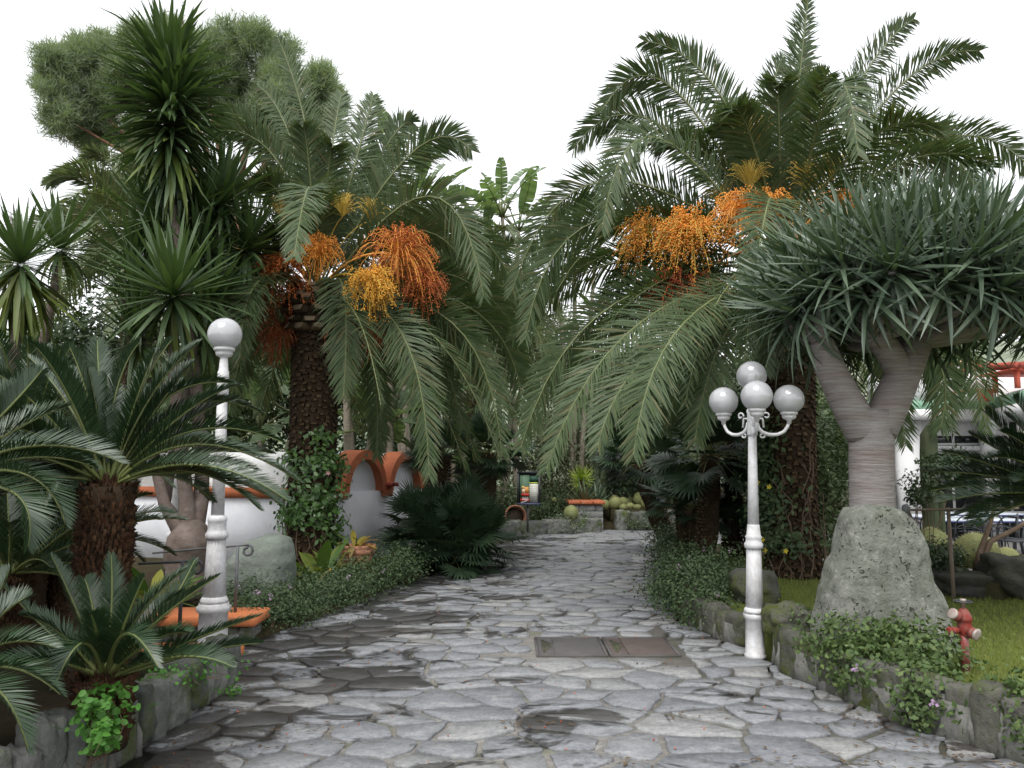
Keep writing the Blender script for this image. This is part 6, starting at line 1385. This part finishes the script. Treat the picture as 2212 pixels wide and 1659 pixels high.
# creepers on the palm trunks
def creeper(name, label, base, axis_top, r, patches, n, size, flowers, fmat):
    t = thing(name, label, 'climbing plant', base); base = np.asarray(base); top = np.asarray(axis_top); m = MB()
    for (z, az, sz, saz) in patches:
        k = int(n*sz*saz/sum(a[2]*a[3] for a in patches)); zz = rng.normal(z, sz*.5, k).clip(base[2]+.02, None); aa = np.radians(rng.normal(az, saz*.5, k)); rr = r+rng.gamma(1.6, .055, k)
        c_ = base+(top-base)*((zz-base[2])/(top[2]-base[2]))[:, None]; h = np.stack([np.cos(aa), np.sin(aa), 0*aa], 1); p = c_+h*rr[:, None]
        nn = unit(h+rng.normal(size=(k, 3))*.5+Z3*.3); a = unit(np.cross(nn, rng.normal(size=(k, 3)))); b_ = np.cross(nn, a); l = size*rng.uniform(.6, 1.3, k)[:, None]
        v = np.stack([p-a*l*.5, p+b_*l*.27-nn*l*.05, p+a*l*.5-nn*l*.12, p-b_*l*.27-nn*l*.05], 1).reshape(-1, 3); i = np.arange(k)*4; m.add(v, np.stack([i, i+1, i+2, i+3], 1))
    m.build('foliage', M['vine'] if fmat != 'flower_yellow' else M['lantana'], t, kind='stuff')
    m = MB()
    for k in range(9):
        a0 = R(-90+random.uniform(-70, 70)); zt_ = random.uniform(.5, 1)*(patches[0][0]+patches[0][2]-base[2])+base[2]; zs = np.linspace(base[2]-.02, zt_, 14); a = a0+np.cumsum(rng.normal(0, .12, 14))
        c_ = base+(top-base)*((zs-base[2])/(top[2]-base[2]))[:, None]; tube(m, c_+np.stack([np.cos(a)*(r+.03), np.sin(a)*(r+.03), 0*a], 1), .009, 4, 0, False)
    m.build('stem', M['bark'], t)
    for k in range(flowers):
        z, az, sz, saz = patches[k % len(patches)]; a = R(az+random.uniform(-.5, .5)*saz); zz = z+random.uniform(-.8, .8)*sz; p = base+(top-base)*((zz-base[2])/(top[2]-base[2]))+A(math.cos(a), math.sin(a), 0)*(r+.16)
        m = MB()
        for j in range(5):
            an = j*1.2566; d = A(math.cos(an), -.35, math.sin(an)); s_ = A(-math.sin(an), 0, math.cos(an)); m.add([p, p+d*.02+s_*.012, p+d*.038, p+d*.02-s_*.012], [[0, 1, 2, 3]])
        m.build('flower', M[fmat], t)
zq = lambda y, d: W(1106, y, d)[2]
creeper('climbing_vine', 'glossy green creeper with a pink flower on the palm trunk', (bL[0], DL, .06), tL, .36, [(zq(1000, DL), -75, .22, 80), (zq(1075, DL), -60, .28, 90), (zq(1110, DL), -100, .2, 70), (zq(1150, DL), -15, .25, 45), (zq(945, DL), -55, .12, 35), (zq(1010, DL), -10, .2, 40)], 1500, .095, 1, 'flower_pink')
creeper('climbing_vine', 'dark creeper with small yellow flowers around the thick palm trunk', (bR[0], DR, LAWN_Z), tR, .36, [(zq(1000, DR), -182, .40, 50), (zq(1090, DR), -170, .35, 60), (zq(1165, DR), -145, .16, 70), (zq(940, DR), -185, .3, 50)], 2100, .085, 18, 'flower_yellow')
# dark shrubs and hedge around the right palm
shrub('leafy_bush', 'bright green leafy bush between the date palm and dragon tree', (4.6, 11.4, .2), [E(4.55, 11.6, 1.5, .7, .6, .9), E(4.4, 11.6, .8, .7, .6, .7), E(5.0, 12.0, 2.0, .7, .6, .6)], 6500, .10, 'bush', cat='bush', aspect=.45)
shrub('leafy_bush', 'small glossy dark tree by the column cactus', (W(1990, 1060, 9.6)[0], 9.6, .42), [E(*W(1985, 1055, 9.6), .2, .2, .2), E(*W(2030, 1010, 9.8), .24, .2, .18), E(*W(2060, 990, 9.9), .2, .2, .12)], 2200, .05, 'bush_dark', cat='bush', stemn=10)
shrub('leafy_bush', 'low dark shrub against the standing boulder', (W(2040, 1215, 8.9)[0], 8.9, .25), [E(*W(2035, 1205, 8.9), .24, .2, .2)], 1400, .05, 'bush_dark', cat='bush', stemn=8)
# plants by the white wall
for lb, q, y, d, n, L, ye, de in (('leafy lily clump at the palm foot', 690, 1200, 10.4, 22, .62, .12, 0), ('lily clump with yellow leaves beside the clay pot', 730, 1195, 10.6, 16, .55, .3, .05), ('yellow and orange leaved clump right of the clay pot', 815, 1195, 11.2, 16, .5, .6, .05), ('withered brown lily stems beside the lamp post', 520, 1190, 9.9, 10, .6, .05, .9), ('pale green lily clump beside the grey green boulder', 660, 1240, 9.6, 14, .5, .25, 0),
                                  ('green lily leaves beside the lower handrail', 480, 1290, 8.3, 10, .36, .15, 0), ('yellow green lily clump under the yucca branches', 330, 1240, 8.8, 14, .55, .3, .1), ('lily clump with green leaves at the yucca foot', 345, 1290, 8.4, 12, .5, .15, 0)):
    p = W(q, y, d); lily('lily_plant', lb, (p[0], d, .05), int(n*1.4), L*1.3, ye, de, 'lilies by the white wall', emin=48)
p = W(765, 1165, 11.0); lily('lily_plant', 'withering leaves standing in the wide clay pot', (p[0], 11.0, W(772, 1188, 11.0)[2]), 12, .5, .5, .35, emin=45)
# ================================================================== cacti and agaves at the path end
DB = 21.6
for lb, q, y, r_, h_, dd in (('barrel cactus in front of the block planter', 1234, 1126, 16, 33, -2.0), ('small barrel cactus among the shrubs behind the sign', 1196, 1086, 7, 12, -1.0), ('barrel cactus at the back left of the cactus group', 1328, 1096, 12.5, 25, 1.6), ('barrel cactus behind the largest front one', 1346, 1103, 12, 24, 1.0), ('largest barrel cactus standing on a corky foot', 1330, 1117, 15, 28, 0),
                         ('pale yellow barrel cactus beside the largest one', 1308, 1115, 12, 22, .1), ('half hidden barrel cactus behind the planter coping', 1298, 1105, 9, 18, .6), ('low young barrel cactus before the largest one', 1347, 1119, 9, 15, -.3), ('flat barrel cactus at the kerb', 1362, 1113, 10, 15, .3), ('small flat barrel cactus beside the flat one', 1378, 1118, 9, 13, 0), ('tall old barrel cactus with pups', 1386, 1104, 18, 34, 1.4), ('golden barrel cactus half behind the fan leaves', 1399, 1118, 13, 28, -.1), ('dull barrel cactus behind the group', 1360, 1100, 8, 22, 1.8)):
    d = DB+dd; p = W(q, y, d); k = d/1660; barrel_cactus('barrel_cactus', lb, (p[0], d, max(.10 if dd < -1 else .46, p[2])), r_*k, h_*k, 22, spn=12)
for lb, q, y, d, r_, h_ in (('large golden barrel cactus in the bed beyond the lawn', 2112, 1240, 9.3, 46, 82), ('golden barrel cactus behind the standing boulder', 2015, 1230, 9.7, 42, 84), ('bright yellow barrel cactus beside the dark rock', 2178, 1232, 9.8, 24, 42), ('yellow barrel cactus low among the white pebbles', 2160, 1240, 9.5, 20, 34)):
    p = W(q, y, d); k = d/1660; barrel_cactus('barrel_cactus', lb, (p[0], d, .40), r_*k, h_*k, 24, 'golden barrel cacti beyond the lawn', spn=18)
def colc(label, mat, d, stems_, zb, ribs=8):
    column_cactus('column_cactus', label, [[A(W(s[0][0], 1100, d)[0], d, zb)]+[W(x, y, d) for x, y in s]+[r_] for s, r_ in stems_], mat, None, ribs)
colc('thick ribbed column cactus before the white building', 'cactus_dark', 10.2, [([(2008, 1050), (2006, 918)], .115), ([(2030, 1100), (2032, 1060)], .07)], .4)
colc('tall pale column cacti behind the lime yucca', 'cactus_col', 23.5, [([(1262, 1000), (1258, 900)], .11), ([(1288, 1050), (1290, 960), (1286, 880)], .12), ([(1300, 1040), (1318, 960), (1316, 900)], .11), ([(1278, 1000), (1272, 920)], .10), ([(1305, 1030), (1335, 990), (1338, 930)], .09)], .3)
colc('slender column cactus beside the dark fan palm', 'cactus_col', 14.5, [([(1495, 1050), (1496, 930)], .09), ([(1512, 1050), (1515, 960)], .08)], .06)
p = W(1255, 1037, 21.8); t = thing('lime_yucca', 'lime yellow spiky yucca above the planter', 'yucca', (p[0], 21.8, .6)); m = MB(); tube(m, [(p[0], 21.8, .58), p], .06, 8); m.build('stem', M['bark'], t, True)
for d, up, bl_, l, tt in rosette(p, A(0, -.9, .8), 80, .42, -35, 85): inst('leaf', AGM['lime'][0], t, align(d, up, bl_-A(p[0], 21.8, .6), (l, l*.75, l)))
for lb, q, y, d, n, L in (('blue grey agave clump behind the planter', 1262, 1088, 21.3, 34, .62), ('second agave clump right of the planter', 1290, 1086, 21.9, 30, .6), ('agave clump at the back of the planter', 1245, 1085, 22.2, 22, .5)):
    p = W(q, y, d); agave('agave', lb, (p[0], d, min(p[2], .72)), n, L, group='agaves behind the planter', emin=15)
# silver groundcover and shrubs at the path end
for nm, lb, q, y, d, rx, rz, mt, n, s_ in (('silver_shrub', 'silver leaved ground cover below the barrel cactus', 1215, 1138, 19.6, .55, .3, 'silver', 2600, .055), ('silver_shrub', 'silver leaved plant spilling beside the planter', 1258, 1130, 19.9, .3, .32, 'silver', 1500, .055), ('silver_shrub', 'silver leaved plants hanging over the cactus bed kerb', 1385, 1130, 20.5, .5, .25, 'silver', 2200, .055), ('leafy_bush', 'small green bush trailing over the cactus kerb', 1366, 1128, 20.45, .3, .28, 'bush', 1400, .05),
                                   ('leafy_bush', 'rounded green bush right of the sign post', 1195, 1095, 20.6, .55, .6, 'lantana', 3600, .06), ('leafy_bush', 'bush behind and above the sign board', 1190, 1010, 22.5, 1.0, 1.2, 'bush_grey', 5200, .10), ('leafy_bush', 'green bush left of the sign board', 1085, 1085, 19.8, .5, .65, 'bush', 2800, .08), ('leafy_bush', 'dark bush behind the agaves', 1235, 1070, 23.0, .9, .5, 'bush_dark', 2800, .08), ('leafy_bush', 'grey leaved bush beside the column cacti', 1215, 950, 24.5, 1.1, 1.0, 'bush_grey', 4200, .12),
                                   ('leafy_bush', 'dark green bush behind the barrel cactus group', 1370, 1045, 26, 1.6, .8, 'bush_dark', 4800, .11), ('leafy_bush', 'leafy bush right of the column cacti', 1345, 960, 26, 1.5, 1.2, 'bush', 4800, .12)):
    p = W(q, y, d); shrub(nm, lb, (p[0], d, .14 if d > 19.5 else .06), [E(p[0], d, p[2], rx, rx*.7, rz), E(p[0]+rx*.5, d+.3, p[2]-rz*.3, rx*.7, rx*.6, rz*.8), E(p[0]-rx*.6, d+.2, p[2]-rz*.25, rx*.7, rx*.6, rz*.75)], n, s_, mt, cat='shrub', stemn=8, lowcut=.06)
# ================================================================== the wood behind: separate trees
def tree(label, q, ytop, ybot, d, rx, mt, n, s_, trunk_r=.14, name='garden_tree', zb=.05):
    a = W(q, ytop, d); b_ = W(q, ybot, d); t = thing(name, label, 'tree', (a[0], d, zb)); zc = (a[2]+b_[2])/2; rz = (a[2]-b_[2])/2; cs = []
    for k in range(9):
        u = unit(rng.normal(size=3)); p = A(a[0], d, zc)+u*A(rx*.6, rx*.5, rz*.62); f_ = random.uniform(.38, .6); cs.append((p, A(rx*f_, rx*f_, rz*f_)))
    m = MB(); leaf_cloud(m, cs, n, s_, 0, .5, clump=22, lowcut=zb); m.build('crown', M[mt], t, kind='stuff')
    m = MB(); tube(m, [(a[0], d, zb-.03), (a[0]+.1, d, zc*.5), (a[0], d, zc+rz*.4)], [trunk_r, trunk_r*.8, trunk_r*.3], 8); tr = m.build('trunk', M['bark'], t, True)
    for c_, r_ in cs[:5]:
        m = MB(); tube(m, [(a[0]+.05, d, max(zb, zc-rz*.5)), (A(a[0], d, zc-rz*.2)+c_)/2, c_], [trunk_r*.5, trunk_r*.3, trunk_r*.12], 5); m.build('limb', M['bark'], tr, origin=np.array(root_loc(t)))
tree('dark leafy tree behind the left yuccas', 210, 620, 1120, 19, 2.6, 'bush_dark', 13300, .17)
tree('dark tree at the garden edge behind the cycads', 30, 700, 1150, 15, 2.0, 'bush_dark', 11400, .15)
tree('leafy tree behind the single globe lamp', 480, 690, 1000, 22, 2.2, 'bush', 12350, .17)
tree('green tree behind the climbing creeper palm', 640, 640, 1060, 24, 2.4, 'bush_dark', 12350, .17)
tree('dark tree filling the gap behind the bananas', 830, 620, 1080, 25, 2.6, 'bush_dark', 13300, .18)
tree('leafy tree behind the middle date palm', 1030, 560, 1080, 27, 3.0, 'bush_dark', 15200, .19)
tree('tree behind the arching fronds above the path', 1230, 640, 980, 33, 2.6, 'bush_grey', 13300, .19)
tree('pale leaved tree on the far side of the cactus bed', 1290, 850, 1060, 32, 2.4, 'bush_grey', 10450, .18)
tree('dark tree right of the far cactus bed', 1440, 720, 1110, 23, 2.2, 'bush_dark', 12350, .16)
tree('dark tree behind the shaded fan palms', 1560, 700, 1150, 19, 1.9, 'bush_dark', 12350, .14)
tree('leafy tree behind the date palm trunk', 1690, 760, 1120, 18, 1.6, 'bush', 10450, .13)
tree('dull green tree seen through the dragon tree fork', 1840, 730, 1000, 24, 2.2, 'bush_grey', 9500, .15)
# ================================================================== umbrella pine
dP = 30; b = W(505, 1000, dP); t = thing('umbrella_pine', 'umbrella pine with rounded crown rising behind the tall yucca', 'pine tree', (b[0], dP, .0))
lobes = [(150, 218, 70, 110), (130, 158, 55, 60), (230, 158, 85, 80), (330, 148, 95, 80), (440, 138, 100, 75), (560, 148, 100, 80), (640, 218, 85, 80), (680, 278, 60, 60), (550, 238, 90, 60), (420, 228, 80, 60), (180, 298, 60, 50), (260, 258, 75, 60), (600, 288, 60, 40), (700, 228, 45, 50)]
fk = W(505, 420, dP); m = MB(); tube(m, [(b[0], dP, -.05), W(508, 700, dP), W(510, 520, dP), fk], [.40, .32, .26, .20], 12); m.build('trunk', M['pine_bark'], t, True)
ndl = MB()
for (x, y, rx, ry) in lobes:
    c_ = W(x, y, dP+random.uniform(-1.2, 1.2)); k = dP/1660; rr = A(rx*k, rx*k*.9, ry*k)
    m = MB(); e = c_-A(0, 0, ry*k*.4); tube(m, [fk, fk*.55+e*.45-A(0, 0, .5), e], [.13, .09, .04], 6); m.build('limb', M['pine_bark'], t, True)
    nc = max(7, int(17*(rx*ry)/6000)); cu = unit(rng.normal(size=(nc, 3))+A(0, 0, .25)); cc = c_+cu*rr*rng.uniform(.45, .98, nc)[:, None]; cs_ = rr.mean()*rng.uniform(.30, .46, nc)
    wh = rng.integers(0, nc, nc*15); u = unit(rng.normal(size=(nc*15, 3))+A(0, 0, .5)+cu[wh]*.5); tc = cc[wh]+u*(cs_[wh]*rng.uniform(.5, 1.05, nc*15))[:, None]
    for p, uu in zip(tc, u):
        kk = 46; dv = unit(uu*.55+rng.normal(size=(kk, 3))*.75+Z3*.35); o = p+rng.normal(size=(kk, 3))*.14; l = rng.uniform(.28, .56, kk)[:, None]; s_ = unit(np.cross(dv, rng.normal(size=(kk, 3))))*.016
        v = np.stack([o-s_, o+s_, o+dv*l], 1).reshape(-1, 3); i = np.arange(kk)*3; ndl.add(v, np.stack([i, i+1, i+2], 1))
ndl.build('needles', M['pine'], t, kind='stuff')
# ================================================================== small things
p = W(1957, 1105, 7.6); t = thing('garden_spotlight', 'small grey spotlight on a thin pole behind the boulder', 'spotlight', (p[0], 7.6, LAWN_Z))
m = MB(); tube(m, [(p[0]+.02, 7.6, LAWN_Z-.02), (p[0]+.02, 7.6, p[2]-.03)], .018, 8); m.build('pole', M['iron'], t); m = MB(); lathe(m, [(.015, -.05), (.03, -.045), (.035, .03), (.032, .05), (.02, .065), (.003, .07)], 14, p); m.build('lamp_head', M['iron_grey'], t, True)
p0, p1 = W(1962, 1102, 8.2), W(2200, 1098, 8.4); t = thing('wooden_prop', 'thin wooden rail propped over the cactus bed', 'rail', (p0[0], 8.2, LAWN_Z)); m = MB(); tube(m, [p0, (p0+p1)/2, p1], .014, 6); m.build('rail', M['wood'], t)
a = W(1998, 1180, 8.5); m = MB(); tube(m, [p0, a, A(a[0]+.1, 8.6, LAWN_Z)], .016, 6); m.build('brace', M['wood'], t)
for qx in (2052,):
    x = W(qx, 1150, 8.35)[0]; m = MB(); tube(m, [(x, 8.35, LAWN_Z-.02), (x, 8.35, p0[2]+.02)], .02, 8); m.build('post', M['wood'], t)
b = W(2105, 1245, 8.95); t = thing('bare_shrub', 'bare forked branches growing in front of the large barrel cactus', 'shrub', (b[0], 8.95, .4)); m = MB()
for pts in (((2095, 1240), (2118, 1190), (2140, 1130), (2150, 1090)), ((2105, 1235), (2140, 1170), (2200, 1140), (2240, 1110))): tube(m, [A(b[0], 8.95, .38)]+[W(x, y, 8.95) for x, y in pts[1:]], [.045, .032, .025, .018], 7)
m.build('branch', M['bark'], t, True)
for k in range(46):
    x = random.uniform(4.75, 6.6); y = 8.95+random.uniform(-.2, .5)+(x-5.2)*.22
    v, f = rock((random.uniform(.07, .14), random.uniform(.06, .12), random.uniform(.04, .08)), k*3.1, 1, .2, .2); m = MB(); m.add(v+A(x, y, .44), f); o = m.build('pebble', M['pebble'], None, True, origin=A(x, y, .42)); tag(o, 'white pebble lying around the golden barrel cacti', 'pebble', 'white pebbles of the cactus bed')
# fallen berries, twigs and leaf litter on the path
m = MB(); k = 70; xs = rng.uniform(-2.0, 2.6, k); ys = 4.3+rng.random(k)**1.3*8
for x, y in zip(xs, ys):
    if inside((x, y), PATH): m.add(OCT[0]*random.uniform(.004, .008)+A(x, y, .022), OCT[1])
tag(m.build('fallen_berries', M['berry'], None, True, kind='stuff'), 'red orange berries fallen on the flagstones', 'berries')
m = MB()
cl = [(2.35, 4.75), (2.55, 4.55), (2.2, 5.2), (1.5, 4.5), (1.2, 5.3), (.6, 4.45), (1.95, 6.0), (-1.6, 4.7), (-1.9, 5.4), (-1.75, 6.3), (-1.8, 4.4), (-1.3, 5.0), (1.4, 8.6), (.5, 8.0), (1.1, 6.5), (2.7, 4.35), (2.3, 5.35), (2.15, 5.9), (2.5, 4.85), (2.62, 4.6), (2.42, 5.05), (-2.0, 4.9), (-2.0, 5.9), (-2.2, 7.6), (-1.9, 8.6), (1.75, 8.0), (2.0, 4.45), (.2, 5.1)]
for cx_, cy_ in cl:
    for j in range(26):
        x, y = cx_+random.gauss(0, .16), cy_+random.gauss(0, .07)
        if not inside((x, y), PATH): continue
        a = random.uniform(0, 3.14); l = random.uniform(.015, .07); w_ = random.uniform(.001, .004) if j % 3 else random.uniform(.006, .012); d = A(math.cos(a), math.sin(a), 0); s_ = A(-d[1], d[0], 0); z = .024+random.uniform(0, .006)
        m.add([(x, y, z)-d*l*.5-s_*w_*.4, (x, y, z+.003)+s_*w_, (x, y, z)+d*l*.5, (x, y, z+.003)-s_*w_], [[0, 1, 2, 3]])
tag(m.build('leaf_litter', M['litter'], None, kind='stuff'), 'dry brown twigs and leaf litter scattered on the flagstones', 'litter')
